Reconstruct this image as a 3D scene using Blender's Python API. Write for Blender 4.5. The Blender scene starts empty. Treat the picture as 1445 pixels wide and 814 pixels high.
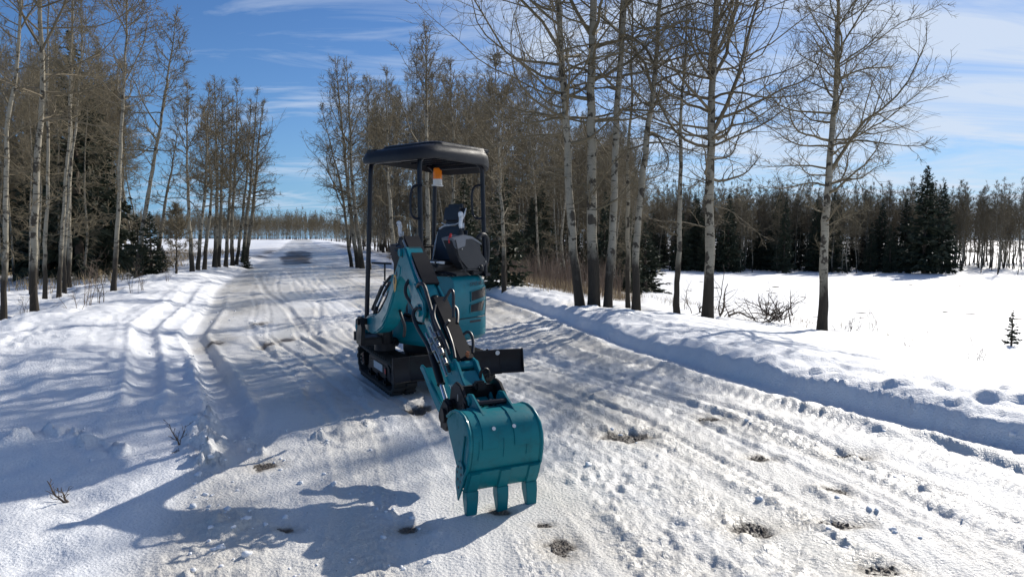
import bpy, bmesh, math, random
import numpy as np
from mathutils import Vector, Matrix
random.seed(7); rng = np.random.default_rng(7)
sc = bpy.context.scene
COL = sc.collection
R = math.radians
# ---------------------------------------------------------------- camera
CAM_Z = 1.5; FPX = 963.0; CX, CY, HY = 722.5, 407.0, 337.0
PITCH = math.atan((CY-HY)/FPX)
cam = bpy.data.objects.new('camera', bpy.data.cameras.new('camera')); COL.objects.link(cam)
cam.location = (0, 0, CAM_Z); cam.rotation_euler = (R(90)-PITCH, 0, 0)
cam.data.sensor_width = 36; cam.data.lens = 36*FPX/1445
cam.data.clip_start = 0.05; cam.data.clip_end = 3000
sc.camera = cam
# ---------------------------------------------------------------- sky and sun
SUN_AZ = 38.0; SUN_EL = 31.0          # degrees right of the view direction, above the horizon
world = bpy.data.worlds.new('World'); sc.world = world; world.use_nodes = True
wt = world.node_tree; wt.nodes.clear()
def wn(t, **k):
    n = wt.nodes.new(t)
    for a, b in k.items(): setattr(n, a, b)
    return n
wo = wn('ShaderNodeOutputWorld'); bg = wn('ShaderNodeBackground'); bg.inputs['Strength'].default_value = 0.068
sky = wn('ShaderNodeTexSky', sky_type='NISHITA', sun_disc=False)
sky.sun_elevation = R(SUN_EL); sky.sun_rotation = R(SUN_AZ)
sky.air_density = 1.0; sky.dust_density = 0.1; sky.ozone_density = 1.6; sky.altitude = 0
tc = wn('ShaderNodeTexCoord')
sep = wn('ShaderNodeSeparateXYZ'); wt.links.new(tc.outputs['Generated'], sep.inputs[0])
def wm(op, a, b=None, c=None):
    n = wn('ShaderNodeMath', operation=op)
    for i, v in enumerate((a, b, c)):
        if v is None: continue
        if isinstance(v, (int, float)): n.inputs[i].default_value = v
        else: wt.links.new(v, n.inputs[i])
    return n.outputs[0]
sunv = (math.sin(R(SUN_AZ)), math.cos(R(SUN_AZ)))
# cirrus laid out on a high plane: direction / (z + .12)
zc = wm('ADD', wm('MAXIMUM', sep.outputs['Z'], 0.0), 0.10)
px_ = wm('DIVIDE', sep.outputs['X'], zc); py_ = wm('DIVIDE', sep.outputs['Y'], zc)
cmb = wn('ShaderNodeCombineXYZ'); wt.links.new(px_, cmb.inputs[0]); wt.links.new(py_, cmb.inputs[1])
mp = wn('ShaderNodeMapping'); mp.inputs['Rotation'].default_value = (0, 0, R(28)); mp.inputs['Scale'].default_value = (0.55, 1.25, 1)
wt.links.new(cmb.outputs[0], mp.inputs[0])
n1 = wn('ShaderNodeTexNoise'); n1.inputs['Scale'].default_value = 1.3; n1.inputs['Detail'].default_value = 9; n1.inputs['Roughness'].default_value = 0.62; n1.inputs['Distortion'].default_value = 1.1
wt.links.new(mp.outputs[0], n1.inputs['Vector'])
n2 = wn('ShaderNodeTexNoise'); n2.inputs['Scale'].default_value = 0.35; n2.inputs['Detail'].default_value = 3
wt.links.new(cmb.outputs[0], n2.inputs['Vector'])
# denser cirrus veil on the sunward side of the sky
side = wm('ADD', wm('MULTIPLY', sep.outputs['X'], sunv[0]), wm('MULTIPLY', sep.outputs['Y'], sunv[1]*0.25))
side = wm('MULTIPLY', wm('ADD', side, 0.0), 0.60)
cl = wm('ADD', wm('ADD', wm('ADD', wm('MULTIPLY', n1.outputs['Fac'], 1.7), -0.36), wm('MULTIPLY', n2.outputs['Fac'], 0.45)), side)
mr = wn('ShaderNodeMapRange'); mr.inputs['From Min'].default_value = 0.67; mr.inputs['From Max'].default_value = 1.15
mr.inputs['To Max'].default_value = 0.85
wt.links.new(cl, mr.inputs['Value'])
tint = wn('ShaderNodeMix', data_type='RGBA', blend_type='MULTIPLY'); tint.inputs['Factor'].default_value = 1
wt.links.new(sky.outputs[0], tint.inputs['A']); tint.inputs['B'].default_value = (.58, .88, 1.32, 1)
hor = wn('ShaderNodeMix', data_type='RGBA'); wt.links.new(tint.outputs['Result'], hor.inputs['A']); hor.inputs['B'].default_value = (2.9, 6.4, 10.6, 1)
hf = wm('MULTIPLY', wm('POWER', wm('SUBTRACT', 1.0, wm('MAXIMUM', sep.outputs['Z'], 0.0)), 9.0), 0.85)
wt.links.new(hf, hor.inputs['Factor'])
hz_c = wn('ShaderNodeMix', data_type='RGBA'); hz_c.inputs['A'].default_value = (2.7, 6.2, 10.6, 1); hz_c.inputs['B'].default_value = (8.2, 10.4, 12.8, 1)
wt.links.new(wm('MINIMUM', wm('MAXIMUM', wm('MULTIPLY', wm('ADD', wm('ADD', wm('MULTIPLY', sep.outputs['X'], sunv[0]), wm('MULTIPLY', sep.outputs['Y'], sunv[1])), -0.45), 1.4), 0.0), 1.0), hz_c.inputs['Factor'])
wt.links.new(hz_c.outputs['Result'], hor.inputs['B'])
mix = wn('ShaderNodeMix', data_type='RGBA')
wt.links.new(mr.outputs[0], mix.inputs['Factor']); wt.links.new(hor.outputs['Result'], mix.inputs['A'])
mix.inputs['B'].default_value = (9.6, 10.8, 12.6, 1)
wt.links.new(mix.outputs['Result'], bg.inputs['Color']); wt.links.new(bg.outputs[0], wo.inputs[0])
sun = bpy.data.objects.new('sun', bpy.data.lights.new('sun', 'SUN')); COL.objects.link(sun)
sun.data.energy = 5.0; sun.data.angle = R(0.53); sun.data.color = (1.0, 0.94, 0.85)
sd = Vector((math.sin(R(SUN_AZ))*math.cos(R(SUN_EL)), math.cos(R(SUN_AZ))*math.cos(R(SUN_EL)), math.sin(R(SUN_EL))))
sun.rotation_euler = sd.to_track_quat('Z', 'Y').to_euler(); sun.location = (20, 20, 30)
sc.view_settings.view_transform = 'Standard'; sc.view_settings.look = 'None'
sc.view_settings.exposure = 0.10; sc.view_settings.gamma = 1.0
try:
    sc.cycles.max_bounces = 6; sc.cycles.diffuse_bounces = 3; sc.cycles.glossy_bounces = 3
    sc.cycles.transparent_max_bounces = 6
except Exception: pass
# ---------------------------------------------------------------- helpers
def tag(o, label=None, cat=None, group=None, kind=None):
    if label: o['label'] = label
    if cat: o['category'] = cat
    if group: o['group'] = group
    if kind: o['kind'] = kind
    return o
def link(o, parent=None):
    COL.objects.link(o)
    if parent is not None: o.parent = parent
    return o
def empty(name, loc, label, cat, group=None, rz=0.0):
    o = bpy.data.objects.new(name, None); COL.objects.link(o); o.location = loc; o.rotation_euler = (0, 0, rz)
    o.empty_display_size = 0.2
    return tag(o, label, cat, group)
def np_mesh(name, V, F, mat, smooth=True, mats=None, mi=None):
    """V (n,3); F (m,3) or (m,4) array, or list of such arrays"""
    me = bpy.data.meshes.new(name)
    Fs = F if isinstance(F, list) else [F]
    Fs = [f for f in Fs if len(f)]
    nl = sum(f.size for f in Fs); nf = sum(len(f) for f in Fs)
    me.vertices.add(len(V)); me.vertices.foreach_set('co', np.asarray(V, np.float32).ravel())
    me.loops.add(nl); me.loops.foreach_set('vertex_index', np.concatenate([f.ravel() for f in Fs]).astype(np.int32))
    tot = np.concatenate([np.full(len(f), f.shape[1], np.int32) for f in Fs])
    st = np.concatenate([[0], np.cumsum(tot)[:-1]]).astype(np.int32)
    me.polygons.add(nf); me.polygons.foreach_set('loop_start', st); me.polygons.foreach_set('loop_total', tot)
    if mi is not None: me.polygons.foreach_set('material_index', np.asarray(mi, np.int32))
    for m in (mats or [mat]): me.materials.append(m)
    me.update(calc_edges=True); me.validate(verbose=False)
    me.polygons.foreach_set('use_smooth', np.full(len(me.polygons), smooth, bool))
    return me
# ---- noise
def _h(ix, iy, s):
    n = (ix.astype(np.int64)*374761393 + iy.astype(np.int64)*668265263 + s*1442695041) & 0xffffffff
    n = ((n ^ (n >> 13))*1274126177) & 0xffffffff
    n = ((n ^ (n >> 15))*2246822519) & 0xffffffff
    return ((n ^ (n >> 16)) & 0xffffff)/float(0xffffff)
def vn(x, y, s=0):
    """value noise, -1..1"""
    ix = np.floor(x); iy = np.floor(y); fx = x-ix; fy = y-iy
    fx = fx*fx*fx*(fx*(fx*6-15)+10); fy = fy*fy*fy*(fy*(fy*6-15)+10)
    a = _h(ix, iy, s); b = _h(ix+1, iy, s); c = _h(ix, iy+1, s); d = _h(ix+1, iy+1, s)
    return (a+(b-a)*fx+(c-a)*fy+(a-b-c+d)*fx*fy)*2-1
def fbm(x, y, o=4, s=0, g=0.5):
    r = 0; a = 1; t = 0
    for i in range(o):
        ang = 0.6*i+0.4; c, q = math.cos(ang), math.sin(ang)
        r = r+a*vn((x*c-y*q)*2**i+17*i, (x*q+y*c)*2**i-9*i, s+i); t += a; a *= g
    return r/t
def ss(x, a, b):
    t = np.clip((x-a)/(b-a), 0, 1); return t*t*(3-2*t)
# ---------------------------------------------------------------- terrain
RY = np.array([-60, -10, 0, 3, 4.7, 6.3, 9.0, 14, 23, 33.6, 51.6, 100, 140, 400.])
RX = np.array([22, 9.0, 5.6, 4.25, 3.5, 2.62, 1.6, 0.45, -2.2, -6.0, -12.2, -29, -41, -120.])
LY = np.array([-60, -10, 0, 3, 4, 5.75, 8, 10.4, 13.9, 19.8, 30, 62.8, 100, 140, 400.])
LX = np.array([4.0, -0.4, -1.3, -1.78, -1.98, -2.5, -3.7, -5.0, -6.3, -8.6, -12.0, -21.5, -33, -45, -124.])
def edges(y): return np.interp(y, RY, RX), np.interp(y, LY, LX)
HOLES = []   # x, y, rx(along X), ry(along Y), depth
def gxy(px, py, z=0.0):
    """where the view ray through a pixel of the photograph meets the height z (only used to measure the place)"""
    k = (px-CX)/FPX; l = (CY-py)/FPX
    dy = math.cos(PITCH)+l*math.sin(PITCH); dz = -math.sin(PITCH)+l*math.cos(PITCH)
    t = (z-CAM_Z)/dz
    return k*t, dy*t
for (px, py, rx, ry, dp) in [(885, 612, .15, .13, .055), (1073, 645, .08, .05, .03), (1197, 640, .11, .08, .05), (1058, 744, .10, .07, .035),
        (1078, 752, .05, .035, .02), (792, 770, .07, .11, .03), (768, 740, .05, .03, .02), (590, 578, .13, .12, .03), (303, 484, .10, .30, .012),
        (402, 747, .05, .03, .02), (706, 721, .05, .04, .015), (408, 479, .10, .16, .02), (378, 486, .08, .22, .02), (366, 458, .07, .25, .015), (1180, 738, .12, .05, .05),
        (1245, 803, .09, .05, .045), (575, 748, .06, .05, .02), (372, 655, .08, .09, .03), (1000, 590, .1, .08, .03), (1180, 690, .07, .06, .03)]:
    x, y = gxy(px, py); HOLES.append((x, y, rx, ry, dp))
WIND = []    # little windrows of pushed-up snow: points, width, height
for pl, w, h in [([(336, 622), (372, 640), (430, 668), (500, 700), (560, 728), (616, 752)], .055, .05), ([(300, 596), (282, 560), (272, 530), (276, 505)], .05, .05), ([(440, 622), (500, 600), (560, 590), (612, 582)], .05, .04),
        ([(395, 607), (440, 614), (520, 640)], .035, .02), ([(850, 600), (980, 655), (1100, 715), (1230, 790)], .04, .022), ([(960, 560), (1080, 600), (1210, 650), (1400, 720)], .05, .025), ([(1150, 690), (1240, 735), (1330, 800)], .06, .035),
        ([(395, 474), (440, 470), (500, 466)], .10, .04), ([(350, 452), (372, 470), (392, 500)], .06, .03), ([(640, 790), (560, 800), (480, 792)], .05, .03), ([(430, 560), (420, 520), (428, 480)], .05, .02),
        ([(296, 598), (292, 640), (300, 690), (322, 735), (352, 790)], .11, .12), ([(20, 640), (70, 628), (120, 636), (180, 640)], .10, .07), ([(250, 814), (330, 800), (420, 806)], .07, .05)]:
    WIND.append(([gxy(*p) for p in pl], w, h))
def seg_dist(x, y, P):
    d = np.full(x.shape, 9.0)
    for (x0, y0), (x1, y1) in zip(P, P[1:]):
        dx, dy = x1-x0, y1-y0; t = np.clip(((x-x0)*dx+(y-y0)*dy)/(dx*dx+dy*dy), 0, 1)
        d = np.minimum(d, np.hypot(x-x0-t*dx, y-y0-t*dy))
    return d
def macro(x, y):
    eR, eL = edges(y); v = x-eR; u = eL-x
    near = 1-ss(y, 28, 60)
    jag = 0.11*fbm(y*.8, x*0+3, 3, 11)+0.035*fbm(y*4, x*3, 3, 12)
    vj = v+jag*ss(v, -.4, .3)
    hv = np.interp(vj, [-1, 0, .12, .32, .7, 1.3, 2.2, 4, 7, 12, 20, 60, 200], [0, .03, .19, .26, .26, .21, .12, -.18, -.5, -1.4, -1.95, -2.65, -2.7])
    hv = np.where((v > 0) & (v < 2.2), hv*(1+.22*fbm(y*.9, v, 3, 5)), hv)
    u = u+(.10*fbm(y*1.1, x*0+7, 3, 13)+.05*fbm(y*4.5, x*2, 3, 14))*ss(u, -.3, .3)*(1-ss(u, 1.5, 3))
    hu = np.interp(u, [-1, 0, .25, .9, 1.6, 2.4, 3.6, 6, 15, 60], [0, .0, .08, .22, .28, .22, .05, -.12, -.3, -.3])*(.15+.85*ss(y, 3.8, 8))
    z = hv+hu
    # the far road and the field left of it rise to a low crest
    rise = np.interp(y, [35, 60, 110, 140, 220, 400], [0, .3, 1.0, 1.15, 1.25, 1.4])*(1-ss(v, 12, 45))
    rise = rise+np.interp(y, [40, 110, 200], [0, .25, .5])*ss(u, 4, 25)*(1-ss(y, 100, 240)*.3)
    z = z*(0.35+0.65*near)*(1.0) if False else z*np.where(v > 2.2, 1.0, 0.4+0.6*near)+rise
    z = z+0.10*fbm(x*.12, y*.12, 3, 3)*ss(np.maximum(v, u), 2, 7)
    return z
def smooth_h(x, y):
    return macro(np.asarray(x, float), np.asarray(y, float))
def hz(x, y): return float(smooth_h(np.array([x]), np.array([y]))[0])
def gp(px, py):
    """ground point seen at a pixel of the photograph"""
    k = (px-CX)/FPX; l = (CY-py)/FPX
    dy = math.cos(PITCH)+l*math.sin(PITCH); dz = -math.sin(PITCH)+l*math.cos(PITCH)
    t = np.geomspace(2, 420, 4000); X = k*t; Y = dy*t; Z = CAM_Z+dz*t
    hit = np.nonzero(Z < smooth_h(X, Y))[0]
    i = hit[0] if len(hit) else len(t)-1
    return float(X[i]), float(Y[i])
def at_depth(px, py, Y):
    """world x, z of a pixel at a known depth Y"""
    k = (px-CX)/FPX; l = (CY-py)/FPX
    dy = math.cos(PITCH)+l*math.sin(PITCH); dz = -math.sin(PITCH)+l*math.cos(PITCH)
    t = Y/dy; return k*t, CAM_Z+dz*t

TREE_FEET = [gp(*p) for p in ((1160, 463), (998, 447), (955, 441), (897, 435), (888, 430), (858, 433), (837, 431), (820, 429), (3, 447), (50, 438), (62, 420), (81, 418), (90, 413), (98, 404), (158, 410), (193, 390))]
def build_terrain(mat):
    a0 = np.radians(np.concatenate([np.arange(-180, -62, 2.0), np.linspace(-62, 62, 860), np.arange(64, 180, 2.0)]))
    r = np.concatenate([[0.35, .6, .85, 1.05], np.geomspace(1.25, 60, 540), np.geomspace(61, 420, 80), [600, 1000, 2000]])
    A, D = np.meshgrid(a0, r); X = D*np.sin(A); Y = D*np.cos(A)
    nr, na = X.shape
    x = X.ravel(); y = Y.ravel(); d = D.ravel()
    z = macro(x, y)
    eR, eL = edges(y); v = x-eR; u = eL-x; a = x-eL; W = eR-eL
    fine = 1-ss(d, 25, 55)
    onroad = ss(a, -.15, .25)*ss(-v, -.05, .3)
    # road-direction coordinate for stretched features
    rd = np.interp(y, [0, 10, 20, 60], [.42, .40, .33, .31]); q = x+rd*y     # constant along the road
    # lanes: long smooth icy bands alternate with rougher, churned ones
    rutdir = a+0.10*fbm(y*.22, y*0, 2, 21)
    lanes = fbm(rutdir*1.25+3, y*.06, 3, 70)
    calm = ss(lanes, -.25, .35)
    def rut(c, w, dep, rim=.4):
        g = (rutdir-c)/w
        return -dep*np.exp(-g**4)+dep*rim*(np.exp(-((np.abs(g)-1.35)/.35)**2))
    amp = .5+.7*ss(fbm(y*.3, a*.6, 2, 33), -.3, .4)
    z += rut(.12, .17, .055, .5)*ss(y, 4.2, 6)*(1-ss(y, 10, 22)) + rut(-.62, .15, .05, .5)*ss(y, 5.0, 6.5)*(1-ss(y, 14, 24))
    z += rut(-1.15, .12, .012)*ss(y, 7, 9)*(1-ss(y, 16, 26))
    for c, w, dp in [(1.0, .05, .012), (1.3, .045, .012), (1.75, .06, .016), (2.25, .05, .012), (2.5, .04, .012), (2.75, .05, .014), (3.0, .045, .012), (3.3, .07, .018), (3.6, .04, .010),
                     (4.0, .05, .010), (4.3, .07, .016), (4.6, .05, .012), (5.3, .06, .014)]:
        wob = .05*fbm(y*.5+c*7, y*0+c, 2, 22)
        gg = (rutdir+wob-c)/w
        z += (-dp*np.exp(-gg**4)+dp*.5*np.exp(-((np.abs(gg)-1.4)/.4)**2))*amp*onroad*fine*np.where(a > 3.4, .8, .35+.65*ss(y, 4.5, 7))*1.25
    # one older set of wheel tracks crossing the others at a slight angle
    for c, sl, w, dp in [(2.2, -.06, .09, .02), (3.55, -.06, .09, .018), (1.6, .09, .07, .016)]:
        gg = (rutdir-c-sl*(y-6))/w
        z += (-dp*np.exp(-gg**4)+dp*.6*np.exp(-((np.abs(gg)-1.35)/.35)**2))*onroad*fine*ss(fbm(y*.35, y*0+c, 2, 24), -.4, .2)
    # tyre tread bars inside the lanes
    def tread(c, w, per, dep, slant, y0, y1):
        g = (rutdir-c)/w; m = np.exp(-g**6)*ss(y, y0, y0+.6)*(1-ss(y, y1-1, y1))*ss(fbm(x*.8, y*.8, 2, 44), -.35, .1)
        ph = (y*1.06+np.abs(rutdir-c)*slant)*2*math.pi/per
        return dep*m*np.tanh(2.2*np.sin(ph))*.5
    for (c, w, per, dp, sl) in [(1.2, .11, .085, .012, .7), (1.95, .10, .07, .012, -.6), (3.05, .12, .075, .013, .6), (3.5, .12, .09, .013, -.6), (4.45, .13, .085, .018, .7), (5.1, .14, .1, .020, .7), (2.45, .12, .08, .013, -.5), (5.7, .14, .1, .022, .5)]:
        z += tread(c, w, per, dp, sl, 2, 18)*fine
    # packed ridge at the foot of the right bank
    z += .045*np.exp(-((v+.28+.06*fbm(y*1.3, v, 2, 61))/.12)**2)*(1-ss(y, 20, 40))*(1+.4*fbm(x*3, y*3, 3, 62))
    z += .022*np.exp(-((v+.75+.1*fbm(y*.8, v, 2, 64))/.16)**2)*(1-ss(y, 20, 40))*(1+fbm(x*7, y*7, 3, 65))
    # icy crust: calm lanes nearly smooth, rough ones knobbly
    rough = (1-calm)*(.35+.65*ss(fbm(x*.9, y*.7, 2, 71), -.3, .3))
    rough = np.maximum(rough, .8*np.exp(-((v+1.5)/.8)**2)*ss(fbm(x*.7, y*.5, 2, 69), -.4, .1))
    crust = .016*fbm(q*1.6, y*.7, 3, 72)+.008*fbm(x*5.5, y*5.5, 3, 73)
    rid = (1-np.abs(fbm(x*9+y*2, y*7, 3, 74)))**3
    lump = ss(fbm(x*12, y*10, 3, 75), .15, .5)
    pit = ss(fbm(x*7+2, y*7, 3, 68), .3, .5)
    z += onroad*fine*(crust+rough*(.013*(rid-.4)+.014*lump-.016*pit)+(.0022+.0065*ss(fbm(x*1.3+4, y*1.1, 3, 67), -.3, .35))*fbm(x*30, y*30, 3, 76)+.007*ss(fbm(x*17, y*15, 2, 66), .2, .5)*(1-.5*calm))
    # churned crumbs near the foots of the banks
    ch = np.exp(-((v+.30)/.22)**2)+.8*np.exp(-((a-.55)/.35)**2)*ss(fbm(x*.9, y*.9, 2, 78), -.1, .3)
    z += fine*ch*.013*ss(fbm(x*9, y*9, 3, 77), .05, .45)
    for P_, w_, h_ in WIND:
        xs = [p[0] for p in P_]; ys = [p[1] for p in P_]
        i = np.nonzero((x > min(xs)-.5) & (x < max(xs)+.5) & (y > min(ys)-.5) & (y < max(ys)+.5))[0]
        if not len(i): continue
        xi, yi = x[i], y[i]; w2 = w_*(1+.5*fbm(xi*3, yi*3, 2, 131)); dd = seg_dist(xi+.04*fbm(xi*4, yi*4, 2, 132), yi+.04*fbm(xi*4+9, yi*4, 2, 133), P_)
        pr = np.exp(-(dd/w2)**2); z[i] += h_*pr*(.35+.9*ss(fbm(xi*11, yi*11, 3, 134), -.25, .35)+.25*fbm(xi*28, yi*28, 2, 135))*ss(fbm(xi*1.2, yi*1.2, 2, 136), -.55, -.1)
    # the plough's banks: blocks, drips and old footprints
    bk = ss(v, -.05, .25)*(1-ss(v, .9, 1.7))
    nb = 1-ss(y, 4.9, 6.2)
    z += bk*fine*((.03+.07*nb)*fbm(x*1.5, y*1.5, 3, 81)+(.030+.035*nb)*ss(fbm(x*3.6, y*3.6, 3, 82), 0, .3)+(.008+.012*nb)*fbm(x*14, y*14, 3, 83))
    bl = ss(u, -.1, .3)*(1-ss(u, 5, 9))
    z += bl*fine*(.07*fbm(x*.9, y*.7, 3, 91)+.03*fbm(x*3.1, y*3.1, 3, 92)+.018*ss(fbm(x*7, y*7, 3, 89), .1, .45)*ss(fbm(x, y, 2, 88), -.1, .3)+.008*fbm(x*15, y*15, 3, 93))
    sh = ss(u, 1.2, 2.2)*(1-ss(u, 5, 8))        # rough outer slope of the left bank, rippled
    z += sh*fine*(.045*ss(fbm(x*2.6+y*1.2, y*1.0-x*.3, 3, 94), -.1, .5)+.012*fbm(x*16, y*16, 2, 95))
    st = ss(v, 1.5, 2.6)
    z += st*(1-ss(v, 9, 14))*fine*(.02*fbm(x*.9, y*2.2, 3, 96))
    foot = ss(fbm(x*1.7+5, y*3.2, 2, 97), .38, .55)*st*(1-ss(v, 3.2, 5))
    z -= foot*fine*.014
    far = ss(d, 22, 50)
    z += far*onroad*.05*fbm(q*1.2, y*.25, 3, 98)
    z += ss(v, 8, 14)*.05*fbm(x*.5, y*.5, 3, 99)
    # ribbed prints of the rubber tracks: behind the machine and beside it
    for (ox, oy, fx, fy, x0, x1, ys) in [(-.954, 7.22, .436, -.9, -7.0, -.7, (-.41, .41)), (*gxy(448, 566), .30, -.95, -.55, .5, (0.0, .30))]:
        l = math.hypot(fx, fy); fx /= l; fy /= l; lx = (x-ox)*fx+(y-oy)*fy; ly = -(x-ox)*fy+(y-oy)*fx
        for yc in ys:
            m_ = np.exp(-((ly-yc)/.115)**8)*ss(lx, x0, x0+.15)*(1-ss(lx, x1-.1, x1))*ss(fbm(x*1.5, y*1.5, 2, 141), -.6, -.1)
            z += m_*(-.012+.011*np.tanh(2.5*np.sin(lx*2*math.pi/.062)))
    # firm level patch where the bucket rests
    bp_ = ss(np.hypot(x+.06, y-3.8), .55, .22); z = z*(1-ss(.55-np.hypot(x+.06, y-3.8), 0, .33))-.004*(1-bp_)*0
    # potholes and bare gravel
    grav = np.zeros_like(z); dirt = np.zeros_like(z)
    nz = fbm(x*6, y*6, 3, 101); nz2 = fbm(x*14, y*14, 2, 102)
    for (hx, hy, rx, ry, dp) in HOLES:
        m0 = (np.abs(x-hx) < rx*4+.3) & (np.abs(y-hy) < ry*4+.3)
        if not m0.any(): continue
        i = np.nonzero(m0)[0]
        g = np.sqrt(((x[i]-hx)/rx)**2+((y[i]-hy)/ry)**2)+.55*nz[i]+.45*nz2[i]
        z[i] -= dp*.6*(1-ss(g, .3, 2.2))
        grav[i] = np.maximum(grav[i], 1-ss(g, .75, 1.15)); dirt[i] = np.maximum(dirt[i], 1.0*(1-ss(g, .8, 3.4)))
    # the long bare strip far up the road
    bx, by = gxy(417, 362, .3); g = np.sqrt(((x-np.interp(y, [38, 60, 80], [-12.1, -18.7, -24.5]))/1.25)**2+((y-51)/13)**4)+.45*fbm(x*.8, y*.3, 3, 110)
    grav = np.maximum(grav, 1-ss(g, .8, 1.05))
    # melted brownish wheel lanes
    lane = .5+.5*fbm(q*1.4, y*.12, 3, 111)
    dirt = np.maximum(dirt, onroad*np.clip(.22+.62*ss(lane, .38, .75)+.30*fbm(x*2, y*2, 3, 112), 0, 1)*(.55+.45*ss(y, 6, 26)))
    mid_ = np.exp(-((a/np.maximum(W, .1)-.52)/.24)**2)
    dirt = np.maximum(dirt, onroad*ss(y, 17, 30)*ss(fbm(q*2.5, y*.2, 3, 113)+.25*mid_, -.25, .35)*(.25+.75*mid_))
    for (bx, by) in TREE_FEET:
        g = np.hypot(x-bx, y-by)+.06*nz; z -= .07*(1-ss(g, .12, .5)); lit_ = .8*(1-ss(g, .22, .5)); dirt = np.maximum(dirt, lit_)
    ice = onroad*np.clip(.35+.8*fbm(q*1.3+9, y*.5, 3, 114)+.3, 0, 1)
    # leaf litter and dead grass on the forest floor
    lit = ss(u, 5.5, 9)*ss(y, 17, 30)*(1-ss(y, 62, 78))*ss(fbm(x*.35, y*.35, 4, 121)+.28*ss(u, 7, 14), -.02, .2)
    k = x/np.maximum(y, 1)
    rf = ss(v, .9, 2.2)*ss(y, 14, 19)*(1-ss(k, .17, .21))*(1-ss(y, 75, 95))
    lit = np.maximum(lit, rf*ss(fbm(x*.5, y*.5, 4, 122)+.25, -.05, .22))
    ed = np.exp(-((u-.5)/.7)**2)*ss(y, 40, 50)*(1-ss(y, 64, 76))
    lit = np.maximum(lit, ed*ss(fbm(x*.4, y*.4, 3, 123)+.35, 0, .3))
    V = np.stack([x, y, z], 1)
    # drop the innermost ring to a centre
    idx = np.arange(nr*na).reshape(nr, na)
    i0 = idx[:-1]; i1 = idx[1:]
    F = np.stack([i0, i1, np.roll(i1, -1, 1), np.roll(i0, -1, 1)], -1).reshape(-1, 4)[:, ::-1]
    V = np.vstack([V, [[0, 0, float(z[:na].mean())]]])
    c = np.stack([idx[0], np.roll(idx[0], -1), np.full(na, nr*na)], -1)[:, ::-1]
    me = np_mesh('snow_ground', V, [F, c], mat)
    for nm, arr in (('grav', grav), ('dirt', dirt), ('litter', lit), ('ice', ice)):
        at = me.attributes.new(nm, 'FLOAT', 'POINT'); at.data.foreach_set('value', np.append(arr, 0).astype(np.float32))
    o = bpy.data.objects.new('snow_ground', me); link(o)
    o['kind'] = 'structure'
    return o, (a0, r, z.reshape(nr, na))
# ---------------------------------------------------------------- materials
def mat_new(name):
    m = bpy.data.materials.new(name); m.use_nodes = True; t = m.node_tree
    b = t.nodes['Principled BSDF']; return m, t, b
class NT:
    def __init__(s, t): s.t = t
    def n(s, ty, **k):
        x = s.t.nodes.new(ty)
        for a, b in k.items(): setattr(x, a, b)
        return x
    def l(s, a, b): s.t.links.new(a, b)
    def m(s, op, a, b=None, c=None, clamp=False):
        x = s.n('ShaderNodeMath', operation=op); x.use_clamp = clamp
        for i, v in enumerate((a, b, c)):
            if v is None: continue
            if isinstance(v, (int, float)): x.inputs[i].default_value = v
            else: s.l(v, x.inputs[i])
        return x.outputs[0]
    def noise(s, scale, detail=4, rough=.5, vec=None, dist=0.0):
        x = s.n('ShaderNodeTexNoise'); x.inputs['Scale'].default_value = scale; x.inputs['Detail'].default_value = detail
        x.inputs['Roughness'].default_value = rough; x.inputs['Distortion'].default_value = dist
        if vec is not None: s.l(vec, x.inputs['Vector'])
        return x.outputs['Fac']
    def mix(s, f, a, b):
        x = s.n('ShaderNodeMix', data_type='RGBA')
        for v, i in ((f, 'Factor'), (a, 'A'), (b, 'B')):
            if isinstance(v, (int, float)): x.inputs[i].default_value = v
            elif isinstance(v, tuple): x.inputs[i].default_value = (*v, 1)
            else: s.l(v, x.inputs[i])
        return x.outputs['Result']
    def rng(s, v, a, b, c=0.0, d=1.0):
        x = s.n('ShaderNodeMapRange'); s.l(v, x.inputs['Value'])
        for i, q in zip(('From Min', 'From Max', 'To Min', 'To Max'), (a, b, c, d)): x.inputs[i].default_value = q
        return x.outputs[0]
    def attr(s, name):
        x = s.n('ShaderNodeAttribute'); x.attribute_name = name; return x.outputs['Fac']
    def coord(s, which='Object', scale=None):
        x = s.n('ShaderNodeTexCoord').outputs[which]
        if scale:
            mp = s.n('ShaderNodeMapping'); mp.inputs['Scale'].default_value = scale; s.l(x, mp.inputs[0]); x = mp.outputs[0]
        return x
    def bump(s, h, dist, strength=1.0, prev=None):
        x = s.n('ShaderNodeBump'); x.inputs['Distance'].default_value = dist; x.inputs['Strength'].default_value = strength
        s.l(h, x.inputs['Height'])
        if prev is not None: s.l(prev, x.inputs['Normal'])
        return x.outputs[0]

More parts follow.
